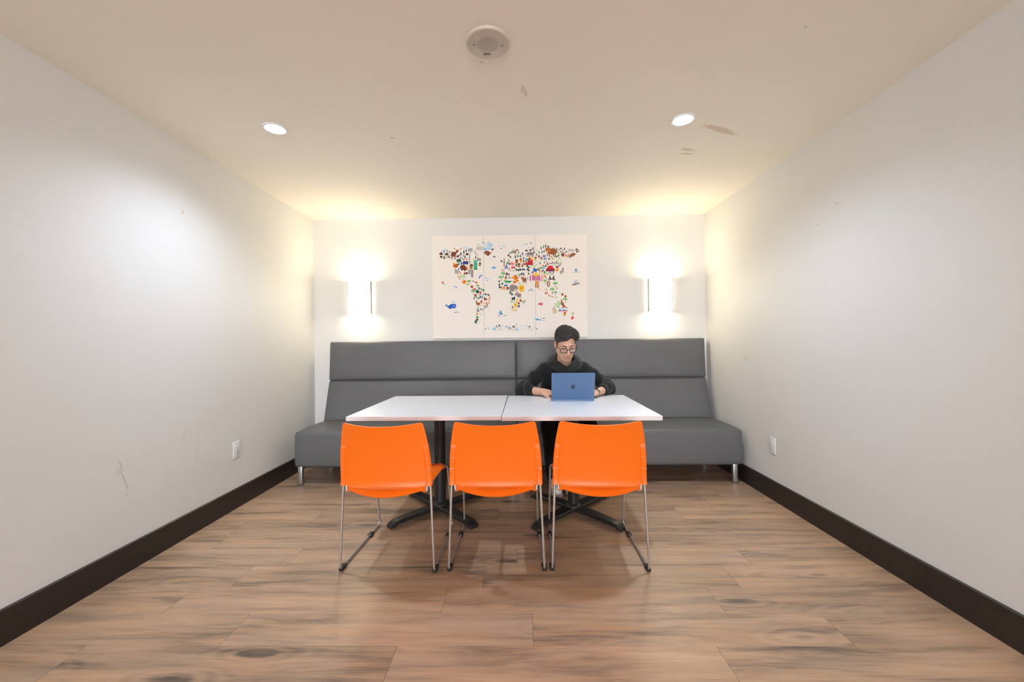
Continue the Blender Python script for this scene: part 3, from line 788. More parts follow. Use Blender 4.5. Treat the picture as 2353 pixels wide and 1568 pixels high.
def flower(x, y, r, col='r'):
    for k in range(5): E_(x + r * .6 * math.cos(k * 1.257), y + r * .6 * math.sin(k * 1.257), r * .45, r * .45, col, 1, 8)
    E_(x, y, r * .28, r * .28, 'y' if col != 'y' else 'r', 2, 8)
def stone(x, y, w, h): P_([(x - w / 2, y - h / 2 + 4), (x, y - h / 2), (x + w / 2, y - h / 2 + 6), (x + w * .45, y + h / 2), (x - w * .4, y + h / 2 - 4)], 'gr', 1); LN([(x, y - h * .4), (x + 2, y + h * .4)], 3, 'lgr', 2)
def leafy(x, y, w, col='pg'):
    for a in (-2.6, -2.0, -1.3, -.7): E_(x + math.cos(a) * w * .3, y + math.sin(a) * w * .3, w * .3, w * .1, col, 0, 8, a)
def dot(x, y, r, col='sb'): E_(x, y, r, r, col, 0, 8)
def arch(x, y, w, col='lb'):
    P_([(x + w / 2 * math.cos(a), y + w / 2 * math.sin(a)) for a in [math.pi + math.pi * k / 8 for k in range(9)]] + [(x + w * .27 * math.cos(a), y + w * .27 * math.sin(a)) for a in [2 * math.pi - math.pi * k / 8 for k in range(9)]], col, 1)
def penguin(x, y, w, h):
    E_(x, y + h * .08, w * .46, h * .42, 'bk', 1); E_(x, y + h * .14, w * .36, h * .36, 'w', 2); E_(x, y - h * .3, w * .26, h * .17, 'bk', 2); E_(x, y - h * .22, w * .09, h * .05, 'o', 3, 8)
    E_(x - w * .12, y + h * .5, w * .14, h * .04, 'o', 2, 8); E_(x + w * .12, y + h * .5, w * .14, h * .04, 'o', 2, 8)
def boat(x, y, w):
    P_([(x - w / 2, y), (x + w / 2, y - w * .02), (x + w * .38, y + w * .2), (x - w * .2, y + w * .2)], 'b', 1); P_([(x - w * .42, y - w * .08), (x, y - w * .68), (x, y - w * .08)], 'lb', 1); P_([(x + w * .06, y - w * .66), (x + w * .36, y - w * .1), (x + w * .06, y - w * .08)], 'tq', 1); LN([(x + w * .03, y - w * .7), (x + w * .03, y)], 3, 'br', 2)
def plane(x, y, w, col):
    E_(x, y, w * .5, w * .15, col, 1); P_([(x - w * .1, y), (x + w * .12, y), (x + w * .3, y + w * .34), (x + w * .12, y + w * .34)], col, 2); P_([(x - w * .05, y), (x + w * .12, y), (x + w * .1, y - w * .38), (x - w * .1, y - w * .38)], col, 2); P_([(x + w * .3, y), (x + w * .5, y), (x + w * .5, y - w * .24)], col, 2); E_(x - w * .46, y, w * .06, w * .12, 'nv', 2)

for q in [(208,280,28),(280,280,38),(237,370,66),(308,295,38),(308,360,60),(265,370,34),(287,355,34),(470,320,62),(512,295,62),(580,268,48),(601,258,38),(623,258,42),(610,290,34),(485,378,42),(460,375,34),(527,360,56),(678,368,52),(707,395,56),(735,400,56),(1192,290,56),(1170,300,46),(1148,310,38),(1225,360,62),(1260,350,52),(1295,350,52),(1340,380,48),(1135,412,42),(1518,330,44),(1580,240,50),(1640,210,52),(1590,295,48),(1690,388,52),(1797,255,42),(1800,290,34),(1825,265,34),(1850,290,40),(1875,278,34),(1900,250,48),(1910,300,34),(1930,290,42),(1567,450,42),(1625,440,34),(1650,428,34),(2100,280,38),(1345,425,38),(1870,316,34),(1822,310,30),(1480,300,34)]: pine(*q)
for q in [(240,285,52,'b'),(330,290,28,'b'),(545,275,52,'pu'),(505,345,34,'b'),(668,290,34,'r'),(678,316,28,'br'),(697,330,28,'b'),(1270,298,48,'g'),(1325,318,52,'nv'),(1467,250,52,'br'),(1550,300,52,'g'),(1612,222,52,'g'),(1620,285,48,'nv'),(448,335,34,'br')]: pine(*q)
for q in [(1033,427,38),(1142,467,38),(1240,485,44),(1340,425,36),(1345,470,40),(1240,545,40),(1267,553,44),(1293,545,44),(1390,497,44),(1412,515,40),(1395,540,40),(1412,557,40),(1410,600,36),(1160,866,44),(1183,887,44),(1005,708,38),(1008,755,44),(1048,740,42),(1008,790,40),(730,805,38),(758,818,34),(705,855,74),(813,885,38),(837,890,30),(862,897,38),(722,940,36),(747,925,40),(684,1272,56),(1795,365,34),(1980,375,30),(443,470,38),(818,318,30)]: rtree(*q)
for q in [(1122,452,40,'g'),(787,833,50,'g'),(698,935,34,'lg'),(1820,350,44,'g'),(610,435,24,'lg')]: rtree(*q)
for q in [(1060,612,66),(1027,665,66),(1280,627,48),(585,715,54),(707,777,48),(648,858,66),(1345,1000,50),(1780,748,66),(1738,830,64),(1782,867,52),(1640,712,50),(1917,967,64)]: palm(*q)
for q in [(197,320,50,38),(198,363,36,34),(273,325,50,38),(427,355,36,34),(557,325,40,36),(1130,343,32,26),(1155,365,26,24),(1248,270,26,24),(1377,277,34,28),(1432,272,34,26),(1675,222,28,26),(1852,248,26,22),(2067,263,34,26),(2073,293,28,24),(702,1235,36,34)]: rock(*q)
for q in [(615,497,58,72),(735,465,38,56),(1243,428,48,62),(1275,480,44,60),(1550,360,32,38),(512,402,20,26)]: house(*q)
for q in [(1300,412,42,58,'y','r'),(1503,385,36,44,'y','br'),(1582,385,32,44,'o','br'),(1922,350,26,40,'y','r'),(1952,357,24,32,'o','br'),(1915,1152,42,58,'y','r'),(552,400,26,30,'y','r'),(1072,485,24,38,'y','r')]: house(*q)
for q in [(1110,602,32,42),(1122,799,32,42),(677,903,32,40)]: yurt(*q)
for q in [(1070,800,48,46,'lt','o'),(1142,610,20,32,'lt','nv'),(1030,792,22,36,'lt','nv'),(660,943,22,32,'lt','nv'),(1193,1065,22,36,'lt','nv'),(1722,365,34,20,'lt','gr'),(1770,362,34,20,'lt','gr'),(1740,390,34,22,'o','lt'),(1325,600,52,34,'db','lb')]: yurt(*q)
for q in [(627,775,52,40),(760,980,38,40),(1303,965,40,40),(1280,1003,38,38),(1650,863,30,32),(1880,880,40,40),(1922,905,38,38)]: hut(*q)
for x, y, c in [(862,167,'b'),(777,167,'nv'),(712,196,'lb'),(738,287,'sb'),(1005,216,'sb'),(1065,221,'lb'),(1028,248,'b'),(1377,188,'lb'),(1435,173,'nv'),(1338,206,'sb'),(382,775,'lb'),(410,785,'b'),(395,800,'sb'),(824,657,'lb'),(872,677,'sb'),(840,691,'lb'),(1421,828,'b'),(1448,810,'lb'),(1460,830,'nv'),(420,1115,'sb'),(398,1135,'nv'),(435,1135,'lb'),(1003,1182,'nv'),(1045,1186,'sb'),(1090,1177,'tq'),(1585,1207,'sb'),(1627,1215,'nv'),(1625,1246,'lb'),(2063,693,'b'),(2037,708,'lb'),(2113,743,'tq'),(2040,578,'tq'),(2085,576,'lb'),(820,1366,'nv'),(856,1347,'tq'),(1247,1300,'lb'),(1500,1338,'sb'),(1532,1362,'nv'),(2065,320,'sb')]: fish(x, y, c)
rng = random.Random(5)
for k in range(60):
    a = rng.random() * 6.28; r = rng.random() ** .5; dot(835 + 66 * r * math.cos(a), 228 + 52 * r * math.sin(a), 4 + 6 * rng.random())
for k in range(64): dot(rng.uniform(850, 1500), 1345 + rng.uniform(-36, 40), 3.5 + 6 * rng.random())
for x, y, r in [(258,255,11),(510,240,12),(540,230,11),(570,238,12),(600,285,9),(635,290,11),(1410,240,10),(1440,250,9),(1523,275,11),(1710,228,8),(1740,235,8),(1768,232,8),(1200,245,9)]: dot(x, y, r)
arch(887, 205, 44); arch(852, 258, 40); arch(800, 270, 44); arch(940, 1380, 40); arch(1110, 1345, 42); arch(1256, 1385, 42)
for x in (972, 1010): penguin(x, 1345 if x < 1000 else 1338, 28 if x < 1000 else 38, 56 if x < 1000 else 76)
penguin(1153, 1365, 40, 52); penguin(1210, 1352, 54, 74); penguin(1430, 1345, 36, 56)
# north america
quad(368, 335, 82, 130, 'rb', (.66, -.40, .22)); P_([(408,262),(385,262),(366,238),(378,240),(398,256)], 'do', 4); P_([(440,262),(468,262),(492,236),(478,240),(458,254)], 'do', 4)
E_(702, 245, 24, 26, 'lgr', 1); E_(735, 243, 40, 30, 'lgr', 1); B_(690, 250, 706, 272, 'lgr', 1); B_(720, 255, 736, 274, 'lgr', 1); B_(748, 250, 764, 272, 'lgr', 1)
E_(835, 312, 46, 30, 'rb', 1, 14, .2); E_(815, 312, 19, 20, 'mb', 2); P_([(870,312),(902,292),(892,312)], 'rb', 1); B_(806, 322, 811, 346, 'w', 3); B_(820, 322, 825, 346, 'w', 3); E_(845, 342, 18, 7, 'rb', 1)
E_(905, 262, 13, 12, 'bk', 1); P_([(912,255),(936,243),(920,262)], 'bk', 1); E_(903, 290, 8, 4, 'o', 1)
P_([(914,377),(925,350),(940,350),(951,377),(935,368)], 'pu', 1)
E_(443, 420, 34, 26, 'dg', 1); E_(425, 402, 12, 9, 'dg', 2); E_(460, 402, 12, 9, 'dg', 2); E_(443, 430, 18, 6, 'lg', 2)
B_(500, 424, 574, 466, 'nv', 1); B_(470, 440, 496, 466, 'b', 1); E_(480, 467, 8, 8, 'bk', 2); E_(515, 468, 8, 8, 'bk', 2); E_(560, 468, 8, 8, 'bk', 2)
B_(586, 318, 597, 458, 'gr', 0); E_(592, 372, 14, 7, 'lb', 1)
P_([(652,545),(650,440),(643,400),(655,396),(662,430),(676,412),(690,430),(706,470),(696,500),(703,545)], 'tq', 1); E_(650, 388, 8, 9, 'y', 2); E_(680, 424, 16, 18, 'tq', 2); B_(662, 505, 692, 545, 'g', 2)
E_(398, 490, 36, 28, 'do', 1); E_(375, 460, 13, 17, 'o', 2); LN([(385,512),(380,524)], 5, 'o', 1); LN([(410,512),(415,524)], 5, 'o', 1); E_(418, 480, 16, 24, 'mb', 2)
E_(500, 512, 42, 38, 'br', 1); E_(535, 525, 34, 30, 'br', 1); E_(552, 522, 17, 20, 'do', 3); B_(478, 535, 490, 560, 'br', 1); B_(520, 540, 532, 562, 'br', 1); LN([(530,508),(540,500)], 5, 'lt', 3)
for q in [(397,564,20,66),(422,573,22,60),(590,573,28,72),(628,595,36,110),(815,1057,24,48),(842,1036,22,56),(1852,580,22,52),(1880,552,26,72)]: stone(*q)
tent(462, 590, 40, 34, 'o'); B_(520, 585, 556, 604, 'r', 1); E_(556, 592, 15, 15, 'bk', 2); E_(520, 603, 8, 8, 'bk', 2); B_(516, 574, 534, 588, 'r', 1)
LN([(425,618),(462,682)], 9, 'do', 1)
for x, y, h in ((470,640,54),(503,645,70),(526,636,60)):
    LN([(x, y - h / 2), (x, y + h / 2)], 7, 'lg', 1); LN([(x - 14, y - 14), (x - 14, y), (x, y)], 5, 'lg', 1); LN([(x + 13, y - 20), (x + 13, y - 6), (x, y - 4)], 5, 'lg', 1)
P_([(480,716),(521,678),(560,712),(518,745)], 'o', 1); P_([(500,712),(521,690),(542,710),(520,726)], 'do', 2)
E_(565, 748, 22, 14, 'pg'); E_(442, 540, 10, 14, 'lb', 1); E_(448, 570, 9, 9, 'pu', 1); peak(445, 522, 18, 18, 'br')
P_([(722,668),(730,628),(752,612),(770,618),(764,630),(744,644),(732,670)], 'b', 1); E_(745, 632, 14, 6, 'sb', 2, 10, -.6)
# oceans
for q in [(220,721,15,'r'),(690,721,15,'r'),(636,699,9,'r'),(656,711,10,'b'),(238,741,11,'tq'),(1559,806,11,'pk'),(1802,798,10,'r'),(1640,640,14,'r'),(1745,872,9,'pu'),(1190,1100,11,'o'),(1278,1048,18,'nv'),(1366,965,11,'pk'),(1640,822,8,'o'),(1345,628,9,'r'),(760,1015,10,'o'),(790,1082,8,'pu'),(1660,812,9,'tq')]: flower(*q)
P_([(244,1042),(262,1040),(280,1018),(286,1024),(278,1042),(300,1046),(325,1026),(360,1016),(400,1018),(410,1036),(408,1066),(388,1082),(340,1084),(300,1072),(272,1050)], 'b', 1); E_(322, 1080, 9, 12, 'nv', 2); E_(380, 1048, 8, 7, 'w', 3); LN([(345,1070),(388,1082),(408,1066)], 5, 'sb', 2)
for a, b in (((360,1000),(340,985)),((365,990),(358,968)),((376,992),(384,968)),((380,1000),(398,996))): LN([a, b], 7, 'sb', 1)
plane(928, 516, 62, 'lb'); plane(1578, 1018, 70, 'r'); boat(1028, 1150, 66); boat(2062, 555, 48)
P_([(1995,752),(2030,735),(2056,722),(2066,708),(2072,724),(2098,722),(2110,700),(2108,734),(2075,748),(2030,758)], 'gr', 1); P_([(2050,750),(2058,766),(2066,750)], 'gr', 1)
P_([(1478,1218),(1515,1226),(1540,1214),(1552,1226),(1580,1234),(1592,1222),(1592,1250),(1574,1240),(1545,1246),(1520,1238)], 'lb', 1)
E_(2022, 1207, 15, 27, 'r', 1, 14, .55); E_(2025, 1150, 24, 20, 'lgr', 0); E_(2040, 1132, 8, 6, 'lgr', 0)
# south america
car(662, 815, 54, 'r'); E_(745, 858, 16, 16, 'r', 1); P_([(735,868),(752,880),(740,916),(728,898)], 'o', 1); E_(748, 890, 6, 20, 'lb', 2, 10, .5); P_([(764,912),(778,892),(784,926),(778,956),(770,940)], 'lb', 1); P_([(770,925),(782,925),(780,956)], 'r', 2); E_(784, 888, 7, 8, 'nv', 2)
quad(818, 952, 50, 46, 'rb', (-.3, -.38, .18)); LN([(888,932),(870,928),(858,948),(872,968),(868,1002),(848,1006),(832,990),(824,1016),(800,1014),(788,1002)], 12, 'o', 1); E_(876, 931, 14, 6, 'r', 2)
for k, (x, y) in enumerate(((862,938),(868,960),(872,985),(858,1005),(838,996),(826,1010),(806,1015))): E_(x, y, 6, 6, 'r' if k % 2 else 'w', 3, 8)
E_(718, 1018, 28, 22, 'mb', 1); P_([(680,972),(694,968),(700,1000),(712,1004),(696,1028),(684,1000)], 'mb', 1); B_(698, 1026, 706, 1044, 'lt', 1); B_(728, 1026, 736, 1044, 'lt', 1)
tent(708, 1097, 32, 28, 'pu'); peak(722, 1110, 26, 28, 'br'); peak(706, 1118, 24, 20, 'lb'); tent(700, 1155, 42, 36, 'o'); peak(706, 1195, 54, 38, 'g'); peak(712, 1065, 30, 22, 'g')
quad(760, 1102, 62, 66, 'w', (.02, -.22, .2), tail=False); E_(748, 1090, 12, 10, 'bk', 4); E_(776, 1104, 9, 8, 'bk', 4); E_(758, 1095, 8, 6, 'pk', 5)
for q in [(765,1052,34),(740,1160,34),(760,1165,28),(705,1298,26),(726,1275,26),(800,1120,20)]: leafy(*q)
# europe
P_([(1060,455),(1062,402),(1070,384),(1080,402),(1082,455)], 'mb', 1); B_(1064, 412, 1078, 428, 'w', 2)
P_([(1076,534),(1094,490),(1100,444),(1104,444),(1110,490),(1128,534),(1114,534),(1102,508),(1090,534)], 'b', 1); B_(1086, 494, 1118, 500, 'b', 2)
for q in [(1060,552,17,'w')]: E_(1060, 550, 20, 20, 'w', 1); E_(1060, 550, 7, 7, 'bk', 2, 6); E_(1046, 540, 5, 5, 'bk', 2, 6); E_(1074, 542, 5, 5, 'bk', 2, 6); E_(1052, 566, 5, 5, 'bk', 2, 6); E_(1072, 564, 5, 5, 'bk', 2, 6)
flower(1034, 535, 8, 'y'); flower(1034, 562, 8, 'o')
quad(1222, 300, 32, 56, 'mb', (-.1, -.48, .26)); P_([(1206,258),(1212,278),(1220,270)], 'do', 3)
E_(1185, 462, 30, 24, 'pk', 1); E_(1166, 448, 14, 14, 'pk', 2); B_(1164, 474, 1172, 490, 'pk', 1); B_(1196, 474, 1204, 490, 'pk', 1); E_(1164, 450, 5, 4, 'dr', 3)
car(1197, 514, 62, 'r'); car(1336, 542, 56, 'nv'); car(1098, 762, 58, 'b'); LN([(1135,510),(1160,568)], 12, 'tn', 1); E_(1203, 555, 22, 13, 'lgr', 1)
P_([(1310,455),(1318,445),(1328,470),(1334,455),(1336,500),(1326,514),(1312,508)], 'pk', 1); E_(1322, 490, 12, 18, 'mb', 2)
B_(1360, 445, 1470, 478, 'r', 1); B_(1365, 420, 1390, 450, 'do', 1); B_(1410, 380, 1440, 450, 'r', 2); B_(1442, 405, 1468, 450, 'r', 1); P_([(1412,380),(1425,345),(1438,380)], 'o', 2); E_(1378, 402, 20, 17, 'lb', 2); E_(1408, 398, 16, 17, 'g', 3); E_(1457, 390, 16, 16, 'y', 2); B_(1398, 412, 1416, 478, 'dr', 3); B_(1378, 398, 1412, 404, 'r', 4); B_(1432, 430, 1448, 478, 'dr', 3)
quad(1430, 325, 120, 84, 'gr', (.44, -.28, .12)); LN([(1378,310),(1356,345)], 6, 'gr', 1)
# asia
quad(1726, 298, 150, 118, 'mb', (-.36, -.22, .24)); E_(1672, 272, 36, 33, 'do', 4); E_(1652, 246, 12, 11, 'mb', 3); E_(1694, 246, 12, 11, 'mb', 3); E_(1668, 288, 17, 13, 'lt', 5); E_(1668, 282, 6, 4, 'bk', 6); E_(1655, 267, 3.5, 3.5, 'bk', 6, 6); E_(1684, 267, 3.5, 3.5, 'bk', 6, 6); E_(1742, 290, 55, 46, 'mb', 2, 18)
E_(1878, 328, 24, 30, 'br', 1); E_(1868, 310, 9, 9, 'lt', 2); E_(1888, 310, 9, 9, 'lt', 2); E_(1878, 320, 5, 5, 'o', 3); E_(1866, 358, 7, 5, 'r', 1); E_(1890, 358, 7, 5, 'r', 1)
quad(1995, 275, 96, 62, 'lgr', (-.4, -.2, .14));
for k in range(12): E_(1955 + 7 * k, 262 + (k % 3) * 9, 3, 3, 'gr', 5, 6)
E_(2010, 338, 44, 24, 'mb', 1, 14, -.35); P_([(1975,330),(1950,316),(1962,338)], 'mb', 1); B_(2026, 345, 2031, 372, 'w', 2); E_(2036, 330, 16, 14, 'rb', 2)
for x, y, c in ((1622,350,'pu'),(1632,388,'b')):
    E_(x, y, 26, 15, c, 1); E_(x, y - 4, 18, 6, 'sb', 2)
LN([(1700,460),(1740,452),(1790,448),(1830,462),(1858,482)], 13, 'gr', 1)
for x, y in ((1738,440),(1792,434),(1858,452),(1706,452)): B_(x - 7, y - 8, x + 7, y + 12, 'gr', 2)
for q in [(1607,480,36,44,'o'),(1670,455,34,40,'rb'),(1645,486,44,30,'dg'),(1618,508,44,40,'lb'),(1580,512,44,34,'g'),(1550,530,36,50,'mb'),(1575,562,52,44,'lt'),(1605,550,36,32,'pu'),(1630,572,46,36,'g'),(1530,530,30,30,'g'),(1465,572,40,30,'pu'),(1628,606,36,34,'o')]: peak(*q)
E_(1500, 550, 30, 22, 'b', 1); E_(1490, 532, 16, 12, 'b', 1)
for q in [(1500,420,30),(1530,440,30),(1490,460,30),(1525,480,30),(1450,500,40),(1480,520,34),(1470,490,30),(1830,395,40),(1800,425,34),(1850,430,30),(1755,490,40),(1775,480,34),(1500,500,30),(1690,395,30),(1820,440,30)]: leafy(*q)
P_([(1665,510),(1690,486),(1730,486),(1752,510)], 'r', 2); P_([(1650,535),(1672,510),(1745,510),(1768,535)], 'r', 1); B_(1648, 535, 1770, 566, 'dr', 2); B_(1685, 545, 1702, 566, 'nv', 3); B_(1722, 545, 1738, 566, 'nv', 3)
E_(1802, 548, 22, 17, 'o', 1); E_(1800, 505, 24, 17, 'do', 1); E_(1805, 498, 14, 8, 'b', 2); E_(1812, 526, 10, 12, 'o', 1); E_(1826, 490, 14, 12, 'gr', 0)
B_(1456, 630, 1572, 694, 'mg', 1); B_(1462, 612, 1482, 692, 'mg', 2); B_(1548, 612, 1566, 692, 'mg', 2); E_(1513, 606, 28, 30, 'y', 3); B_(1485, 610, 1542, 694, 'tn', 2); P_([(1500,694),(1500,645),(1514,628),(1528,645),(1528,694)], 'mg', 4); E_(1472, 612, 11, 11, 'o', 3); E_(1556, 612, 11, 11, 'o', 3)
for x in (1440, 1428, 1586, 1606): LN([(x + 3, 598 if x > 1430 and x < 1600 else 630), (x - 2, 700)], 8, 'r', 1)
for q in ((1472, 650), (1472, 675), (1556, 650), (1556, 675)): E_(q[0], q[1], 6, 8, 'pu', 4, 8)
E_(1730, 645, 36, 36, 'bk', 1); E_(1730, 640, 24, 26, 'w', 2); E_(1730, 598, 28, 22, 'w', 2); E_(1708, 580, 9, 9, 'bk', 3); E_(1752, 580, 9, 9, 'bk', 3); E_(1720, 598, 7, 7, 'bk', 4, 8); E_(1742, 598, 7, 7, 'bk', 4, 8); E_(1732, 608, 4, 3, 'bk', 4, 6); E_(1694, 678, 15, 14, 'bk', 2); E_(1764, 678, 15, 14, 'bk', 2); E_(1692, 679, 7, 7, 'pk', 3); E_(1766, 679, 7, 7, 'pk', 3)
LN([(1698,640),(1716,660)], 14, 'bk', 3); LN([(1764,636),(1744,658)], 14, 'bk', 3)
E_(1528, 722, 26, 20, 'o', 2); B_(1504, 730, 1550, 790, 'do', 1); E_(1527, 760, 13, 26, 'lt', 2); E_(1508, 708, 7, 7, 'do', 3); E_(1548, 708, 7, 7, 'do', 3); E_(1519, 720, 3, 3, 'bk', 4, 6); E_(1537, 720, 3, 3, 'bk', 4, 6); LN([(1550,785),(1566,770),(1560,745)], 6, 'o', 1)
for k in range(4): B_(1504, 742 + 12 * k, 1514, 746 + 12 * k, 'bk', 3); B_(1540, 742 + 12 * k, 1550, 746 + 12 * k, 'bk', 3)
E_(1684, 740, 24, 26, 'mb', 1); E_(1684, 718, 21, 18, 'br', 2); E_(1684, 722, 14, 12, 'lt', 3); E_(1664, 716, 7, 8, 'lt', 2); E_(1706, 716, 7, 8, 'lt', 2); B_(1670, 760, 1680, 782, 'br', 1); B_(1690, 760, 1700, 782, 'br', 1); E_(1684, 745, 14, 14, 'lt', 2)
P_([(1390,680),(1396,610),(1404,680)], 'lb', 1); B_(1308, 588, 1350, 598, 'br', 3); flower(1658, 665, 10, 'lb')
# africa and the near east
quad(1097, 655, 34, 56, 'mb', (0, -.32, .3)); quad(1145, 660, 46, 62, 'w', (-.3, -.3, .18))
for k in range(5): B_(1128 + 9 * k, 640, 1132 + 9 * k, 668, 'bk', 5)
P_([(1170,655),(1225,608),(1275,655),(1225,685)], 'o', 1); P_([(1225,608),(1275,655),(1225,685)], 'do', 2); P_([(1220,700),(1252,665),(1284,698),(1252,716)], 'o', 3); P_([(1186,716),(1218,694),(1244,712),(1214,740)], 'o', 3); P_([(1218,694),(1244,712),(1214,740)], 'do', 4)
P_([(1058,690),(1085,694),(1130,694),(1192,700),(1165,714),(1150,738),(1142,722),(1112,722),(1098,736),(1092,716)], 'g', 1); E_(1078, 690, 14, 6, 'lg', 2)
quad(1355, 690, 62, 88, 'mb', (-.5, -.38, .16)); E_(1342, 665, 12, 14, 'mb', 2); E_(1368, 665, 12, 14, 'mb', 2); quad(1325, 660, 36, 50, 'do', (-.4, -.3, .18))
E_(1188, 795, 44, 50, 'gr', 1); E_(1230, 800, 34, 42, 'gr', 2); E_(1236, 828, 28, 20, 'lgr', 3); E_(1216, 765, 7, 8, 'pk', 3); E_(1250, 765, 7, 8, 'pk', 3); B_(1152, 815, 1172, 845, 'gr', 1); B_(1190, 820, 1208, 845, 'gr', 1); E_(1224, 784, 3, 3, 'bk', 5, 6); E_(1242, 784, 3, 3, 'bk', 5, 6); E_(1228, 826, 3, 3, 'bk', 5, 6); E_(1244, 826, 3, 3, 'bk', 5, 6)
for k in range(12): E_(1313 + 34 * math.cos(k * .524), 795 + 34 * math.sin(k * .524), 11, 11, 'y', 1, 8)
E_(1313, 795, 34, 34, 'y', 2); E_(1313, 800, 20, 20, 'o', 3); E_(1313, 838, 25, 18, 'y', 1); E_(1306, 793, 3, 3, 'bk', 4, 6); E_(1321, 793, 3, 3, 'bk', 4, 6); E_(1313, 804, 4, 3, 'br', 4, 6); LN([(1340,845),(1360,828)], 6, 'y', 1)
E_(1278, 895, 34, 28, 'gr', 1); E_(1252, 878, 22, 24, 'gr', 2); E_(1265, 868, 10, 22, 'pk', 3, 10, .2); LN([(1240,885),(1220,900),(1210,885),(1214,878)], 8, 'gr', 2); B_(1262, 905, 1276, 932, 'gr', 1); B_(1292, 900, 1306, 934, 'gr', 1)
quad(1202, 945, 56, 54, 'bk', (.3, -.35, .2)); E_(1222, 920, 7, 6, 'lb', 6)
E_(1232, 1032, 26, 24, 'y', 1); P_([(1238,1020),(1250,960),(1262,958),(1258,1020)], 'y', 1); E_(1258, 958, 16, 10, 'y', 2); LN([(1250,948),(1248,938)], 4, 'do', 2)
for x in (1214, 1226, 1240, 1252): B_(x - 3, 1040, x + 3, 1110, 'y', 1); B_(x - 4, 1106, x + 4, 1113, 'br', 2)
for x, y in ((1222,1026),(1236,1036),(1248,1024),(1250,1000),(1252,980),(1230,1046)): E_(x, y, 5, 5, 'do', 3, 7)
for q in [(1180,1000,54),(1215,1000,34),(1285,745,50),(1640,690,40),(1575,715,30),(1790,935,40),(1670,612,54),(1685,600,40),(1850,870,24)]: leafy(*q)
# australasia
LN([(1652,838),(1676,846),(1668,872),(1690,888),(1694,912),(1716,900),(1730,920),(1752,912),(1750,930)], 9, 'o', 1)
for x, y in ((1668,842),(1672,866),(1690,892),(1704,908),(1724,910),(1742,916)): E_(x, y, 4.5, 4.5, 'g', 2, 7)
P_([(1852,1020),(1862,990),(1856,965),(1872,962),(1880,985),(1900,1008),(1912,1035),(1936,1062),(1968,1080),(1928,1072),(1905,1058),(1890,1072),(1865,1076),(1884,1056),(1872,1030)], 'mb', 1); E_(1868, 970, 13, 10, 'do', 2); P_([(1862,950),(1868,964),(1874,952)], 'do', 2); LN([(1866,1004),(1852,1014)], 6, 'do', 2)
for x, y, w, a in ((1800,1030,80,.7),(1822,1005,80,1.2),(1838,1015,90,1.75),(1815,1050,70,.5)): E_(x, y, w / 2, 10, 'pg', 0, 10, a)
B_(1825, 1108, 1960, 1118, 'r', 1); P_([(1828,1108),(1846,1076),(1872,1108)], 'lb', 2); P_([(1858,1108),(1890,1078),(1902,1108)], 'sb', 2); P_([(1878,1108),(1925,1082),(1922,1108)], 'lb', 3); P_([(1915,1108),(1958,1090),(1950,1108)], 'sb', 2)
for k in range(3): LN([(1745 + 16 * k, 1072 + 3 * k), (1762 + 12 * k, 1156 - 4 * k)], 7, 'tn', 1)
LN([(1786,1086),(1808,1144)], 13, 'lt', 1); LN([(1764,1046),(1780,1082)], 7, 'nv', 1)
def board_uv(x, y):
    v = (y - 75 + 30 * (x - 68) / 2132) / 1427.0
    u = (x - (68 + 22 * v)) / (2132 + 13 * v)
    return u, v
PW = (MX1 - MX0) / 3; GAP = 0.0012
PL = [('left canvas panel of the animal map, printed with the blue whale', 0), ('middle canvas panel of the animal map, printed with a row of penguins', 1), ('right canvas panel of the animal map, printed with the kangaroo and panda', 2)]
for lab, i in PL:
    x0 = MX0 + PW * i + (GAP / 2 if i else 0); x1 = MX0 + PW * (i + 1) - (GAP / 2 if i < 2 else 0)
    cx, cz = (x0 + x1) / 2, (MZT + MZB) / 2
    t = tag(empty('canvas_panel', (cx, YB, cz)), lab, 'wall art', 'map canvas panels on the back wall')
    bm = bmesh.new(); box(bm, (0, -0.0145, 0), (x1 - x0, 0.019, MZT - MZB), 0.0012); cv = obj('canvas', bm, M_canvas, t, 20)
    bm = bmesh.new()
    for sx in (-1, 1): box(bm, (sx * (PW / 2 - 0.035), -0.0025, 0), (0.02, 0.005, 0.9))
    box(bm, (0, -0.0025, 0.44), (PW - 0.09, 0.005, 0.02)); box(bm, (0, -0.0025, -0.44), (PW - 0.09, 0.005, 0.02))
    obj('hanging_frame', bm, M_side, t, 0)
    vs, fs, cs = [], [], []
    for pts, col, L in SH:
        q = [board_uv(*p) for p in pts]; mu = sum(a for a, b in q) / len(q)
        if min(2, max(0, int(mu * 3))) != i: continue
        b0 = len(vs); k = len(fs)
        for u, v in q: vs.append((MX0 + u * (MX1 - MX0) - cx, -0.0241 - 0.00010 * L - 0.0000004 * (k % 200), MZT - v * (MZT - MZB) - cz))
        fs.append(list(range(b0, b0 + len(q)))); cs.append(PALL[col])
    me = cv.data; bm = bmesh.new(); bm.from_mesh(me); lay = bm.loops.layers.float_color.new('ink')   # the print is part of the canvas
    for f, c in zip(fs, cs):
        face = bm.faces.new([bm.verts.new(vs[k]) for k in f]); face.material_index = 1
        for lp in face.loops: lp[lay] = (c[0], c[1], c[2], 1.0)
    bm.to_mesh(me); bm.free(); me.materials.append(M_ink)

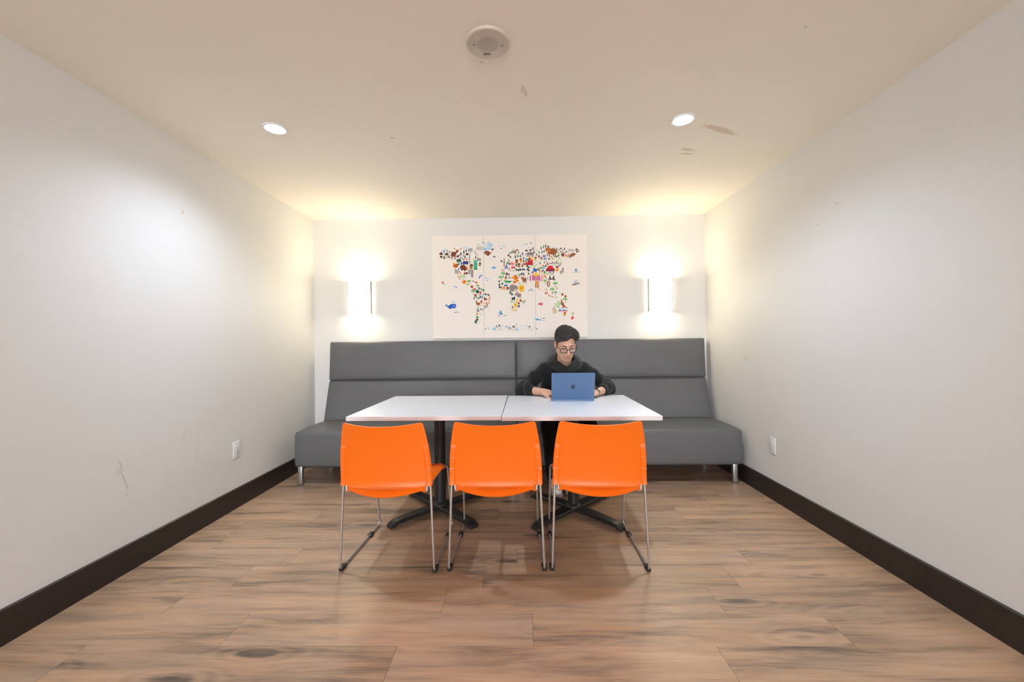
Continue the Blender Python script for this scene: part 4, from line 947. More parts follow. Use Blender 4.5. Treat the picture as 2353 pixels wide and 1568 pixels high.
# ------------------------------------------------------------------ signed-distance modelling for the person
def smin(a, b, k):
    h = np.clip(0.5 + 0.5 * (b - a) / k, 0, 1); return b + (a - b) * h - k * h * (1 - h)
def smax(a, b, k): return -smin(-a, -b, k)
def d_ell(P, c, r):
    q = (P - np.asarray(c)) / np.asarray(r); k0 = np.sqrt((q * q).sum(-1)) + 1e-9
    k1 = np.sqrt(((q / np.asarray(r)) ** 2).sum(-1)) + 1e-9
    return k0 * (k0 - 1) / k1
def d_cone(P, a, b, ra, rb):
    a = np.asarray(a, float); ab = np.asarray(b, float) - a; pa = P - a
    t = np.clip((pa @ ab) / (ab @ ab), 0, 1)
    return np.sqrt(((pa - t[..., None] * ab) ** 2).sum(-1)) - (ra + (rb - ra) * t)
def d_chain(P, pts, rads, k=0.01):
    d = None
    for i in range(len(pts) - 1):
        e = d_cone(P, pts[i], pts[i + 1], rads[i], rads[i + 1]); d = e if d is None else smin(d, e, k)
    return d
def d_box(P, c, h, r):
    q = np.abs(P - np.asarray(c)) - (np.asarray(h) - r)
    return np.sqrt((np.maximum(q, 0) ** 2).sum(-1)) + np.minimum(q.max(-1), 0) - r
def near(P, c, R, fn):
    """evaluate fn only round its bounding sphere"""
    d = np.sqrt(((P - np.asarray(c)) ** 2).sum(-1)) - R
    out = d + 0.03; m = d < 0.0
    if m.any(): out[m] = fn(P[m])
    return out

def sdf_mesh(f, lo, hi, h, B=16):
    lo = np.asarray(lo, float); n = np.ceil((np.asarray(hi) - lo) / h).astype(int); nb = (n + B - 1) // B
    N = nb * B + 2
    bi = np.stack(np.meshgrid(*[np.arange(k) for k in nb], indexing='ij'), -1).reshape(-1, 3)
    ce = lo + (bi * B + B / 2) * h
    keep = np.abs(f(ce)) < B * h * 0.866 * 1.7
    g = np.stack(np.meshgrid(*[np.arange(B + 1)] * 3, indexing='ij'), -1)
    cid, cpos, quads = [], [], []
    for b in bi[keep]:
        base = b * B
        v = f((lo + (g + base) * h).reshape(-1, 3)).reshape(B + 1, B + 1, B + 1)
        s = v < 0
        if s.all() or not s.any(): continue
        acc = np.zeros((B, B, B, 3)); cnt = np.zeros((B, B, B))
        for ax in range(3):
            o1, o2 = [k for k in range(3) if k != ax]
            for da in (0, 1):
                for db in (0, 1):
                    sl0 = [slice(0, B)] * 3; sl0[o1] = slice(da, B + da); sl0[o2] = slice(db, B + db)
                    sl1 = list(sl0); sl1[ax] = slice(1, B + 1)
                    v0, v1 = v[tuple(sl0)], v[tuple(sl1)]
                    cr = (v0 < 0) != (v1 < 0)
                    t = np.where(cr, v0 / np.where(cr, v0 - v1, 1), 0)
                    cnt += cr
                    acc[..., ax] += t * cr; acc[..., o1] += da * cr; acc[..., o2] += db * cr
            sl0 = [slice(0, B)] * 3; sl1 = list(sl0); sl1[ax] = slice(1, B + 1)
            a, c = s[tuple(sl0)], s[tuple(sl1)]
            ij = np.argwhere(a != c)
            if len(ij):
                inside = a[tuple(ij.T)]; gi = ij + base
                e1 = np.zeros(3, int); e1[(ax + 1) % 3] = 1; e2 = np.zeros(3, int); e2[(ax + 2) % 3] = 1
                q = np.stack([gi, gi - e1, gi - e1 - e2, gi - e2], 1)
                ok = (q >= 0).all((1, 2))
                ids = (q[..., 0] * N[1] + q[..., 1]) * N[2] + q[..., 2]
                ids[~inside] = ids[~inside][:, ::-1]
                quads.append(ids[ok])
        mk = cnt > 0; ij = np.argwhere(mk)
        gi = ij + base
        cid.append((gi[:, 0] * N[1] + gi[:, 1]) * N[2] + gi[:, 2]); cpos.append(lo + (gi + acc[mk] / cnt[mk][:, None]) * h)
    cid = np.concatenate(cid); cpos = np.concatenate(cpos); quads = np.concatenate(quads)
    o = np.argsort(cid); cid = cid[o]; cpos = cpos[o]
    idx = np.searchsorted(cid, quads); idx = np.clip(idx, 0, len(cid) - 1)
    good = (cid[idx] == quads).all(1); idx = idx[good]
    used = np.unique(idx); remap = np.zeros(len(cid), int); remap[used] = np.arange(len(used))
    return cpos[used], remap[idx]

# ------------------------------------------------------------------ the person's pose
PO = np.array([0.372, 3.36, 0.0])                       # base point on the floor
HEADC = np.array([0.363, 3.113, 1.154]); HS = 0.985       # head centre (eye level, between the ears)
hy, hp, hr = math.radians(6), math.radians(24), math.radians(-1.0)
_Rz = np.array([[math.cos(hy), -math.sin(hy), 0], [math.sin(hy), math.cos(hy), 0], [0, 0, 1]])
_Rx = np.array([[1, 0, 0], [0, math.cos(hp), -math.sin(hp)], [0, math.sin(hp), math.cos(hp)]])
_Ry = np.array([[math.cos(hr), 0, math.sin(hr)], [0, 1, 0], [-math.sin(hr), 0, math.cos(hr)]])
HR = _Rz @ _Rx @ _Ry                                     # local face looks along -y
def to_head(P): return ((P - HEADC) @ HR) / HS
def from_head(p): return HEADC + HS * (HR @ np.asarray(p, float))

def f_head(p):
    ax = np.abs(p[:, 0]); q = np.stack([ax, p[:, 1], p[:, 2]], -1)      # mirrored
    d = d_ell(q, (0, 0.014, 0.040), (0.074, 0.096, 0.084))
    d = smin(d, d_ell(q, (0, -0.030, -0.030), (0.0615, 0.064, 0.084)), 0.025)
    d = smin(d, d_cone(q, (0.056, 0.000, -0.058), (0.022, -0.070, -0.100), 0.014, 0.016), 0.032)   # jaw line
    d = smin(d, d_ell(q, (0, -0.078, -0.102), (0.021, 0.017, 0.017)), 0.018)                        # chin
    d = smin(d, d_ell(q, (0.046, -0.058, -0.026), (0.022, 0.024, 0.020)), 0.022)                    # cheekbones
    d = smin(d, d_cone(q, (0.012, -0.092, 0.020), (0.047, -0.078, 0.020), 0.0075, 0.007), 0.014)    # brow ridge
    d = smax(d, -d_ell(q, (0.032, -0.103, -0.002), (0.020, 0.017, 0.0125)), 0.010)                  # eye sockets
    d = smin(d, d_ell(q, (0.032, -0.0785, -0.001), (0.0145, 0.0130, 0.0120)), 0.004)                # lids over the eyes
    d = smin(d, d_cone(q, (0.0, -0.091, 0.008), (0.0, -0.1175, -0.037), 0.0070, 0.0105), 0.009)     # nose
    d = smin(d, d_ell(q, (0.0125, -0.104, -0.041), (0.0078, 0.0105, 0.0075)), 0.006)                # nostril wings
    d = smax(d, -d_ell(q, (0.0065, -0.109, -0.0505), (0.0036, 0.005, 0.003)), 0.002)
    d = smin(d, d_ell(q, (0.0, -0.090, -0.074), (0.030, 0.013, 0.018)), 0.012)                      # muzzle
    d = smin(d, d_ell(q, (0.0, -0.1005, -0.0685), (0.0225, 0.0055, 0.0045)), 0.004)                 # lips
    d = smin(d, d_ell(q, (0.0, -0.0990, -0.0795), (0.0190, 0.0060, 0.0050)), 0.004)
    d = smax(d, -d_ell(q, (0.0, -0.1075, -0.0738), (0.025, 0.006, 0.0015)), 0.0022)
    ear = d_ell(q, (0.0775, 0.012, -0.010), (0.010, 0.019, 0.032)); ear = smax(ear, -d_ell(q, (0.0865, 0.008, -0.008), (0.007, 0.010, 0.019)), 0.004)
    return smin(d, ear, 0.006) * HS

SHR, ELR, WRR = (0.214, 3.345, 0.932), (0.028, 3.300, 0.782), (0.195, 3.150, 0.7765)     # image-left arm
SHL, ELL_, WRL = (0.540, 3.345, 0.935), (0.735, 3.290, 0.784), (0.592, 3.105, 0.7765)     # image-right arm
def f_hand(P, w, fwd, up, side, thumb_out, tz=0.0):
    """palm and five fingers; fwd along the fingers, up = back of the hand, side = towards the thumb"""
    w, fwd, up, side = [np.asarray(a, float) for a in (w, fwd, up, side)]
    q = P - w; L = np.stack([q @ side, q @ fwd, q @ up], -1)      # x thumb side, y finger direction, z back of hand
    d = d_box(L, (0.0, 0.050, -0.001), (0.039, 0.044, 0.0135), 0.0125)
    d = smin(d, d_cone(L, (0, -0.005, 0), (0, 0.03, 0), 0.0245, 0.026), 0.015)
    d = smin(d, d_ell(L, (0.026, 0.036, -0.008), (0.017, 0.030, 0.014)), 0.012)
    for x, l, sp, cu in ((0.029, 0.074, 0.10, 0.0), (0.010, 0.082, 0.03, 0.004), (-0.009, 0.076, -0.04, 0.002), (-0.0275, 0.060, -0.12, 0.003)):
        a = (x, 0.088, 0.003); b = (x + sp * l * 0.45, 0.088 + l * 0.44, 0.006 - cu); c = (x + sp * l * 0.75, 0.088 + l * 0.76, -0.001 - cu); e = (x + sp * l * 0.9, 0.088 + l * 0.97, -0.011 - cu)
        d = smin(d, d_chain(L, [a, b, c, e], [0.0100, 0.0088, 0.0080, 0.0070], 0.003), 0.0035)
    t0, t1, t2, t3 = (0.020, 0.020, -0.006), (0.043, 0.052, -0.012 + tz * 0.4), (0.050 + thumb_out, 0.082, -0.020 + tz * 0.8), (0.047 + thumb_out * 1.3, 0.104, -0.027 + tz)
    return smin(d, d_chain(L, [t0, t1, t2, t3], [0.0135, 0.0112, 0.0098, 0.0080], 0.004), 0.006)
def unit(v): v = np.asarray(v, float); return v / np.linalg.norm(v)
def frame(fwd, up):
    f = unit(fwd); s = unit(np.cross(f, up)); return f, np.cross(s, f), s
fR, uR, sR = frame((0.085, -0.075, -0.004), (0.05, -0.28, 1.0)); fL, uL, sL = frame((-0.085, -0.075, -0.002), (0, 0, 1))
sideR = -sR if (sR @ np.array([0, -1, 0])) < 0 else sR
HIPL, HIPR, KNR, KNL = (0.285, 3.53, 0.535), (0.470, 3.53, 0.535), (0.232, 3.065, 0.525), (0.525, 3.065, 0.525)
ANR, ANL = (0.262, 3.175, 0.105), (0.400, 3.215, 0.105)
def f_body(P):
    d = d_chain(P, [(0.376, 3.53, 0.56), (0.376, 3.47, 0.74), (0.376, 3.40, 0.90)], [0.115, 0.105, 0.105], 0.05)
    d = smin(d, d_cone(P, (0.275, 3.365, 0.935), (0.48, 3.365, 0.935), 0.050, 0.050), 0.05)
    d = smin(d, near(P, (0.37, 3.24, 1.0), 0.2, lambda Q: d_cone(Q, (0.374, 3.315, 0.955), from_head((0, 0.022, -0.055)), 0.060, 0.054)), 0.025)
    d = smin(d, near(P, HEADC, 0.22, lambda Q: f_head(to_head(Q))), 0.022)
    for sh, el, wr in ((SHR, ELR, WRR), (SHL, ELL_, WRL)):
        d = smin(d, d_cone(P, sh, el, 0.047, 0.041), 0.03)
        mid = tuple(np.array(el) * 0.62 + np.array(wr) * 0.38)
        d = smin(d, d_chain(P, [el, mid, wr], [0.040, 0.035, 0.0265], 0.02), 0.02)
    d = smin(d, near(P, np.array(WRR) + fR * 0.09, 0.16, lambda Q: f_hand(Q, WRR, fR, uR, sideR, 0.004)), 0.012)
    d = smin(d, near(P, np.array(WRL) + fL * 0.09, 0.16, lambda Q: f_hand(Q, WRL, fL, uL, sL if sL[1] < 0 else -sL, 0.0, 0.016)), 0.012)
    for hp_, kn, an in ((HIPL, KNR, ANR), (HIPR, KNL, ANL)):
        d = smin(d, d_cone(P, hp_, kn, 0.072, 0.052), 0.05); d = smin(d, d_cone(P, kn, an, 0.050, 0.033), 0.02)
        d = smin(d, d_cone(P, an, (an[0], an[1] - 0.09, 0.055), 0.033, 0.028), 0.02)
    return d

M_hoodie = mat('black sweatshirt', (0.0125, 0.0140, 0.0155), 0.85, spec=0.22, bump=(420, 0.35, 0.003), vary=(6, 0.15), Sheen_Weight=0.12, Sheen_Roughness=0.5)
M_trouser = mat('black trousers', (0.007, 0.007, 0.008), 0.9, spec=0.2)
M_shoe = mat('white shoe leather', (0.74, 0.72, 0.68), 0.5)
M_sole = mat('pale rubber sole', (0.62, 0.60, 0.56), 0.6)
M_lace = mat('white lace', (0.80, 0.79, 0.76), 0.8)
M_cord = mat('black cord', (0.02, 0.022, 0.022), 0.7)
M_frame = mat('black glasses acetate', (0.010, 0.013, 0.022), 0.25)
M_brow = mat('dark brow hair', (0.012, 0.009, 0.007), 0.7)
M_watch = mat('black watch', (0.012, 0.012, 0.013), 0.35)
def lens_material():
    m = bpy.data.materials.new('clear lens'); m.use_nodes = True; t = NT(m); out = t.n['Material Output']
    tr = t.new('ShaderNodeBsdfTransparent'); gl = t.new('ShaderNodeBsdfGlossy'); gl.inputs['Roughness'].default_value = 0.03
    mx = t.new('ShaderNodeMixShader'); mx.inputs[0].default_value = 0.05
    tr.inputs[0].default_value = (0.96, 0.97, 0.99, 1)
    t.link(tr.outputs[0], mx.inputs[1]); t.link(gl.outputs[0], mx.inputs[2]); t.link(mx.outputs[0], out.inputs[0])
    return m
M_lens = lens_material()
def skin_material():
    m = bpy.data.materials.new('skin'); m.use_nodes = True; t = NT(m); p = t.n['Principled BSDF']
    a = t.new('ShaderNodeAttribute', attribute_name='tone'); tc = t.new('ShaderNodeTexCoord').outputs['Object']
    nz = t.ramp(t.noise(tc, 90, 3), [(0.3, 0.93), (0.7, 1.05)])
    t.link(t.mix(1.0, a.outputs['Color'], nz, 'MULTIPLY'), p.inputs['Base Color'])
    p.inputs['Roughness'].default_value = 0.48; p.inputs['Subsurface Weight'].default_value = 0.12
    p.inputs['Subsurface Radius'].default_value = (0.012, 0.005, 0.003); p.inputs['Subsurface Scale'].default_value = 0.6
    t.bump(t.noise(tc, 900, 2), 0.08, 0.001)
    return m
M_skin = skin_material()
def hair_material():
    m = bpy.data.materials.new('dark hair'); m.use_nodes = True; t = NT(m); p = t.n['Principled BSDF']
    tc = t.new('ShaderNodeTexCoord').outputs['Object']
    wv = t.noise(t.vmul(tc, (30, 30, 30)), 1.0, 2)
    mp = t.new('ShaderNodeMapping'); t.link(tc, mp.inputs[0]); mp.inputs['Rotation'].default_value = (0.3, 0.75, 0.2); mp.inputs['Scale'].default_value = (40, 260, 420)
    st = t.noise(mp.outputs[0], 1.0, 4, 0.6, 0.6)
    t.link(t.ramp(st, [(0.3, (0.014, 0.012, 0.011)), (0.6, (0.042, 0.037, 0.031)), (0.75, (0.12, 0.10, 0.078))]), p.inputs['Base Color'])
    p.inputs['Roughness'].default_value = 0.40; p.inputs['Specular IOR Level'].default_value = 0.5
    t.bump(st, 0.9, 0.006)
    return m
M_hair = hair_material()

def relax(v, q, n):
    e = np.concatenate([q[:, [0, 1]], q[:, [1, 2]], q[:, [2, 3]], q[:, [3, 0]]]); e = np.concatenate([e, e[:, ::-1]])
    c = np.bincount(e[:, 0], minlength=len(v))[:, None]
    for k in range(2 * n):                                # Taubin smoothing: keeps the volume
        m = np.stack([np.bincount(e[:, 0], v[e[:, 1], a], len(v)) for a in range(3)], 1) / np.maximum(c, 1)
        v = v + (0.55 if k % 2 == 0 else -0.56) * (m - v)
    return v
def sdf_obj(name, f, lo, hi, h, m, parent, smooth=1):
    v, q = sdf_mesh(f, lo, hi, h); v = relax(v, q, smooth)
    for _ in range(2):                                    # settle the vertices on the exact surface
        d = f(v); e = 0.0008
        g = np.stack([(f(v + e * np.eye(3)[k]) - d) / e for k in range(3)], 1); g2 = (g * g).sum(1)
        v = v - g * np.clip(d / np.maximum(g2, 0.2), -0.6 * h, 0.6 * h)[:, None]
    v = relax(v, q, 1); return raw(name, v - PO, q, m, parent)

person = sdf_obj('person', f_body, (-0.08, 2.93, 0.0), (0.86, 3.70, 1.30), 0.0030, M_skin, None)
person.location = PO
tag(person, 'seated person in a black hoodie and glasses, head bent over the laptop', 'person')
# skin tones: lips, beard shadow, warmer nose and ears
vco = np.empty(len(person.data.vertices) * 3); person.data.vertices.foreach_get('co', vco); vco = vco.reshape(-1, 3) + PO
hl = to_head(vco); inh = (np.abs(hl) < 0.16).all(1)
tone = np.tile(np.array([0.62, 0.365, 0.25]), (len(vco), 1))
def blend(mask, col):
    global tone
    mk = np.clip(mask, 0, 1)[:, None] * inh[:, None]; tone = tone * (1 - mk) + np.array(col) * mk
def sm(x, a, b): t_ = np.clip((x - a) / (b - a), 0, 1); return t_ * t_ * (3 - 2 * t_)
beard = sm(-hl[:, 2], 0.052, 0.075) * sm(-hl[:, 1], -0.01, 0.03) * 0.38
blend(beard, (0.34, 0.215, 0.155))
must = np.exp(-((hl[:, 2] + 0.059) / 0.006) ** 2) * (np.abs(hl[:, 0]) < 0.03) * (hl[:, 1] < -0.07) * 0.45
blend(must, (0.30, 0.19, 0.14))
lipm = np.exp(-(((hl[:, 2] + 0.074) / 0.0085) ** 2 + (hl[:, 0] / 0.021) ** 4)) * (hl[:, 1] < -0.08)
blend(lipm * 0.75, (0.46, 0.215, 0.175))
blend(np.exp(-((hl[:, 2] + 0.0738) / 0.0018) ** 2) * (np.abs(hl[:, 0]) < 0.023) * (hl[:, 1] < -0.08) * 0.7, (0.16, 0.07, 0.06))
blend(np.exp(-(((hl[:, 2] + 0.04) / 0.016) ** 2 + (hl[:, 0] / 0.02) ** 2)) * (hl[:, 1] < -0.09) * 0.35, (0.66, 0.33, 0.23))
blend(sm(np.abs(hl[:, 0]), 0.074, 0.082) * (np.abs(hl[:, 2]) < 0.05) * 0.5, (0.62, 0.27, 0.18))
at = person.data.color_attributes.new('tone', 'FLOAT_COLOR', 'POINT')
at.data.foreach_set('color', np.concatenate([tone, np.ones((len(tone), 1))], 1).astype(np.float32).ravel())

# ------------------------------------------------------------------ hair
def f_hair(P):
    p = to_head(P); x, y, z = p.T
    d = d_ell(p, (0, 0.018, 0.048), (0.0825, 0.104, 0.089))
    d = smin(d, d_ell(p, (0.004, -0.040, 0.101), (0.062, 0.050, 0.030)), 0.020)             # swept top
    d = smin(d, d_ell(p, (-0.030, -0.030, 0.093), (0.048, 0.060, 0.032)), 0.020)
    d = smin(d, d_ell(p, (0.052, -0.030, 0.088), (0.034, 0.058, 0.034)), 0.012)             # tuft by the parting
    d = smin(d, d_ell(p, (0.066, -0.058, 0.066), (0.016, 0.022, 0.026)), 0.012)
    d = smin(d, d_ell(p, (-0.062, -0.052, 0.054), (0.018, 0.022, 0.030)), 0.014)
    sw = np.sin(150 * (x * 0.55 + y * 0.35 + z * 0.5) + 5 * np.sin(40 * y) + 3 * np.sin(55 * x)) * 0.0018
    tf = np.clip((x - 0.02) / 0.04, 0, 1); sw += tf * np.sin(230 * (x * 0.75 - z * 0.45) + 20 * y) * 0.0022
    sw += np.sin(330 * (z * 0.4 + x * 0.8) + 60 * y) * 0.0007
    d = d + sw
    # hairline: fringe slants up to the parting, temples and sideburns at the sides
    front = 0.052 + 0.024 * np.exp(-((x - 0.030) / 0.030) ** 2) - 0.016 * np.clip((-x - 0.02) / 0.05, 0, 1) - 0.010 * np.clip((x - 0.055) / 0.02, 0, 1)
    side = np.interp(y, [-0.09, -0.060, -0.042, -0.028, -0.008, 0.004, 0.03, 0.06, 0.11], [0.07, 0.058, 0.040, 0.002, -0.018, 0.020, 0.028, -0.030, -0.055])
    wgt = sm(y, -0.075, -0.05)
    hlz = front * (1 - wgt) + side * wgt
    return smax(d, (hlz - z) * 0.7, 0.006) * HS
sdf_obj('hair', f_hair, HEADC - 0.17, HEADC + 0.19, 0.0022, M_hair, person)

bm = bmesh.new(); rg = random.Random(11)
def hair_step(q, lift):
    """push a head-local point on to the hair surface"""
    for _ in range(4):
        p = from_head(q)[None]; d = f_hair(p)[0]
        e = 0.002; g = np.array([(f_hair(from_head(np.array(q) + e * np.eye(3)[k])[None])[0] - d) / e for k in range(3)])
        g /= (np.linalg.norm(g) + 1e-6); q = np.array(q) - g * np.clip((d - lift) / HS, -0.02, 0.02)
    return q
for k in range(210):
    yy = rg.uniform(-0.085, 0.09); right = rg.random() < 0.40
    if right:
        q = np.array([rg.uniform(0.022, 0.05), rg.uniform(-0.08, 0.05), 0.125]); stp = np.array([0.0085, rg.uniform(-0.006, 0.003), -0.0055]); L = rg.randint(4, 7)
    else:
        q = np.array([rg.uniform(-0.05, 0.03), yy, 0.13]); stp = np.array([rg.uniform(-0.011, -0.006), rg.uniform(-0.006, 0.001), rg.uniform(-0.004, -0.001)]); L = rg.randint(5, 9)
    pts = []
    for j in range(L):
        t = j / (L - 1); q = hair_step(q, 0.0006 + 0.0022 * math.sin(math.pi * t) + (0.0045 * t if right else 0.0008 * t))
        if not right and q[2] < 0.5 * abs(q[0]) + 0.035 and q[1] < -0.03: break
        pts.append(from_head(q) - PO); q = q + stp + np.array([0, 0, -0.0022 * j])
    if len(pts) < 4: continue
    n = len(pts); pp = smooth_path(pts, 3); m_ = len(pp)
    tube(bm, pp, [0.0020 * (0.35 + 0.65 * math.sin(math.pi * min(0.999, 0.15 + 0.85 * i / (m_ - 1)))) for i in range(m_)], 5)
hs = obj('hair_locks', bm, M_hair, person, 60); hs['kind'] = 'stuff'

# brows and lash lines follow the face surface
def on_face(x, z, lift=0.0):
    lo_, hi_ = -0.14, -0.02
    for _ in range(26):
        m_ = (lo_ + hi_) / 2
        if f_head(np.array([[x, m_, z]]))[0] < 0: hi_ = m_
        else: lo_ = m_
    return from_head((x, lo_ - lift, z)) - PO
for s in (-1, 1):
    bm = bmesh.new(); n = 11
    pts = [on_face(s * (0.011 + 0.038 * k / (n - 1)), 0.0150 + 0.0055 * math.sin(math.pi * 0.70 * k / (n - 1)), -0.0006) for k in range(n)]
    tube(bm, pts, [0.0026 + 0.0008 * math.sin(math.pi * (0.2 + 0.6 * k / (n - 1))) - 0.0018 * (k / (n - 1)) ** 3 for k in range(n)], 8); obj('eyebrow', bm, M_brow, person)
    bm = bmesh.new(); pts = [on_face(s * (0.019 + 0.027 * k / 8), -0.0050 - 0.0035 * math.sin(math.pi * k / 8), -0.0002) for k in range(9)]
    tube(bm, pts, [0.0009 + 0.0016 * math.sin(math.pi * k / 8) for k in range(9)], 6); obj('lash_line', bm, M_brow, person)

# ------------------------------------------------------------------ glasses
bm = bmesh.new(); GY = -0.1085
def rim(s):
    out = []
    for x, z in rrect(0.050, 0.036, 0.013, 5):
        xx = x + (0.0015 if z > 0 else -0.0010) * (1 if x > 0 else -1)
        X = s * (0.0345 + xx); out.append(from_head((X, GY + 2.4 * X ** 2, -0.0125 + z)) - PO)
    return out
gl = None
for s in (-1, 1): tube(bm, rim(s), 0.0025, 8, closed=True)
tube(bm, [from_head(q) - PO for q in ((-0.0105, GY + 0.0005, -0.004), (0, GY - 0.002, -0.0015), (0.0105, GY + 0.0005, -0.004))], 0.0020, 8)
for s in (-1, 1):
    tube(bm, [from_head(q) - PO for q in ((s * 0.0595, GY + 0.009, 0.000), (s * 0.068, GY + 0.013, 0.002), (s * 0.0735, GY + 0.026, 0.003), (s * 0.0795, -0.02, 0.010), (s * 0.0805, 0.010, 0.012), (s * 0.0790, 0.030, -0.006))], 0.0024, 8)
gl = obj('glasses', bm, M_frame, person, 60)
for s in (-1, 1):
    bm = bmesh.new(); r_ = rim(s); c_ = sum((Vector(a) for a in r_), Vector()) / len(r_)
    off = Vector(HR @ np.array([0, 1, 0])) * 0.0008
    A = [bm.verts.new(Vector(a) - off) for a in r_]; Bv = [bm.verts.new(Vector(a) + off) for a in r_]
    bm.faces.new(A); bm.faces.new(Bv[::-1])
    for k in range(len(A)): bm.faces.new((A[k], Bv[k], Bv[(k + 1) % len(A)], A[(k + 1) % len(A)]))
    obj('lens', bm, M_lens, gl, 30)

# ------------------------------------------------------------------ hoodie
cuR = tuple(np.array(ELR) * 0.50 + np.array(WRR) * 0.50); cuL = tuple(np.array(ELL_) * 0.52 + np.array(WRL) * 0.48)
NK = np.array([0.374, 3.235, 1.0])
def f_hoodie(P):
    x, y, z = P.T
    q = (P - np.array([0.376, 0, 0])) * np.array([0.74, 1, 1]) + np.array([0.376, 0, 0])
    d = d_chain(q, [(0.376, 3.535, 0.50), (0.376, 3.47, 0.68), (0.376, 3.405, 0.86)], [0.150, 0.142, 0.138], 0.06)
    d = smin(d, d_cone(P, (0.258, 3.352, 0.928), (0.494, 3.352, 0.928), 0.078, 0.078), 0.05)
    d = smin(d, d_cone(P, (0.31, 3.33, 0.985), (0.438, 3.33, 0.985), 0.060, 0.060), 0.04)
    for s, sh, el, cu in ((-1, SHR, ELR, cuR), (1, SHL, ELL_, cuL)):
        a = np.array(sh); b = np.array(el); u = b - a; L = np.linalg.norm(u); u /= L
        t = ((P - a) @ u)
        up = d_chain(P, [sh, tuple(a * 0.45 + b * 0.55 + np.array([0, 0, 0.004])), tuple(b + np.array([s * 0.004, 0.004, 0.004]))], [0.064, 0.053, 0.051], 0.02)
        wr = (np.sin(62 * t + 14 * (x - y)) * 0.5 + np.sin(97 * t - 30 * z + 9 * y) * 0.35) * 0.0075
        up = up + wr * np.clip((t - 0.02) / 0.08, 0, 1)
        d = smin(d, up, 0.022)
        c = np.array(cu); v = unit(c - b); w = ((P - b) @ v)
        fo = d_chain(P, [tuple(b + np.array([s * 0.004, 0.004, 0.004])), tuple(b * 0.45 + c * 0.55 + np.array([0, 0, 0.006])), tuple(c - v * 0.012)], [0.053, 0.053, 0.046], 0.02)
        fo = fo + (np.sin(95 * w + 20 * z) * 0.55 + np.sin(60 * w - 35 * z) * 0.5) * 0.0062
        cuff = d_cone(P, c - v * 0.028, c + v * 0.022, 0.042, 0.039)
        fo = smin(fo, cuff, 0.010)
        fo = smax(fo, w - (np.linalg.norm(c - b) + 0.020), 0.004)                       # sleeve ends cleanly at the cuff
        d = smin(d, fo, 0.018)
    d = smax(d, 0.456 - z, 0.006)                          # sits on the seat
    d = smax(d, -np.maximum(np.maximum(z - 0.7418, 0.69 - z), y - 3.224), 0.006)   # sleeves rest on the table top
    # armhole seams and chest folds
    for s, sh in ((-1, SHR), (1, SHL)):
        cx = sh[0] - s * 0.012
        d = smax(d, -d_chain(P, [(cx - s * 0.020, 3.30, 1.020), (cx - s * 0.012, 3.255, 0.96), (cx - s * 0.004, 3.262, 0.86)], [0.0045] * 3, 0.003), 0.006)
    d = d + np.exp(-((z - 0.87) / 0.11) ** 2) * (y < 3.36) * np.sin(72 * x + 16 * z * np.sign(x - 0.376)) * 0.0055 * np.clip(np.abs(x - 0.376) / 0.08, 0.15, 1)
    # hood lying round the neck: a soft cowl, pointed in front
    u = x - 0.374; dv = y - 3.252; dw = z - 1.024
    v = 0.919 * dv + 0.395 * dw; w = -0.395 * dv + 0.919 * dw
    a_, b_ = np.abs(u), np.abs(v) * np.where(v > 0, 0.60 + 0.28 * np.clip(v / 0.04, 0, 1), 0.60)
    fr = np.clip(-v / 0.05, 0, 1); pw = 2.0 - 0.72 * fr
    rho = (a_ ** pw + b_ ** pw + 1e-9) ** (1 / pw)
    ft = np.clip(b_ * (v < 0) / (rho + 1e-6), 0, 1) ** 2          # 1 straight in front
    bt = np.clip(b_ * (v > 0) / (rho + 1e-6), 0, 1) ** 2
    r1 = 0.126 - 0.038 * ft - 0.010 * bt; w1 = -0.032 - 0.004 * ft + 0.010 * bt
    ro, wo = 0.083 + 0.0 * r1, 0.004 - 0.004 * ft
    ex, ey = r1 - ro, w1 - wo; tt = np.clip(((rho - ro) * ex + (w - wo) * ey) / (ex * ex + ey * ey), 0, 1)
    th = 0.0105 + 0.006 * tt * (1 - ft) + 0.012 * bt + 0.0022 * np.sin(5 * np.arctan2(v, u) + 5 * tt)
    hood = (np.sqrt((rho - ro - tt * ex) ** 2 + (w - wo - tt * ey) ** 2) - th) * 0.85
    hood = smin(hood, d_ell(P, (0.374, 3.372, 0.985), (0.118, 0.058, 0.088)), 0.030)      # the slack of the hood on the upper back
    d = smin(d, hood, 0.016)
    # neck opening
    hole = smax(rho - 0.073, -0.030 - 0.03 * (1 - ft) - w, 0.012) * 0.85
    hole = smax(hole, w - 0.10, 0.01)
    return smax(d, -hole, 0.008)
sdf_obj('hoodie', f_hoodie, (-0.12, 3.02, 0.44), (0.88, 3.72, 1.14), 0.0034, M_hoodie, person, 3)
for s, pts in ((-1, [(0.342, 3.1, 0.972), (0.345, 3.1, 0.945), (0.347, 3.1, 0.915), (0.348, 3.1, 0.885), (0.348, 3.1, 0.850)]), (1, [(0.400, 3.1, 0.970), (0.400, 3.1, 0.945), (0.402, 3.1, 0.915), (0.403, 3.1, 0.885), (0.403, 3.1, 0.850)])):
    bm = bmesh.new()
    # hang each cord on the front of the sweatshirt
    out = []
    for p in smooth_path(pts, 5):
        yy = 3.02
        while yy < 3.3 and f_hoodie(np.array([[p.x, yy, p.z]]))[0] > 0.0015: yy += 0.001
        out.append((p.x - PO[0], yy - PO[1], p.z))
    tube(bm, out, 0.0024, 8); obj('drawstring', bm, M_cord, person)

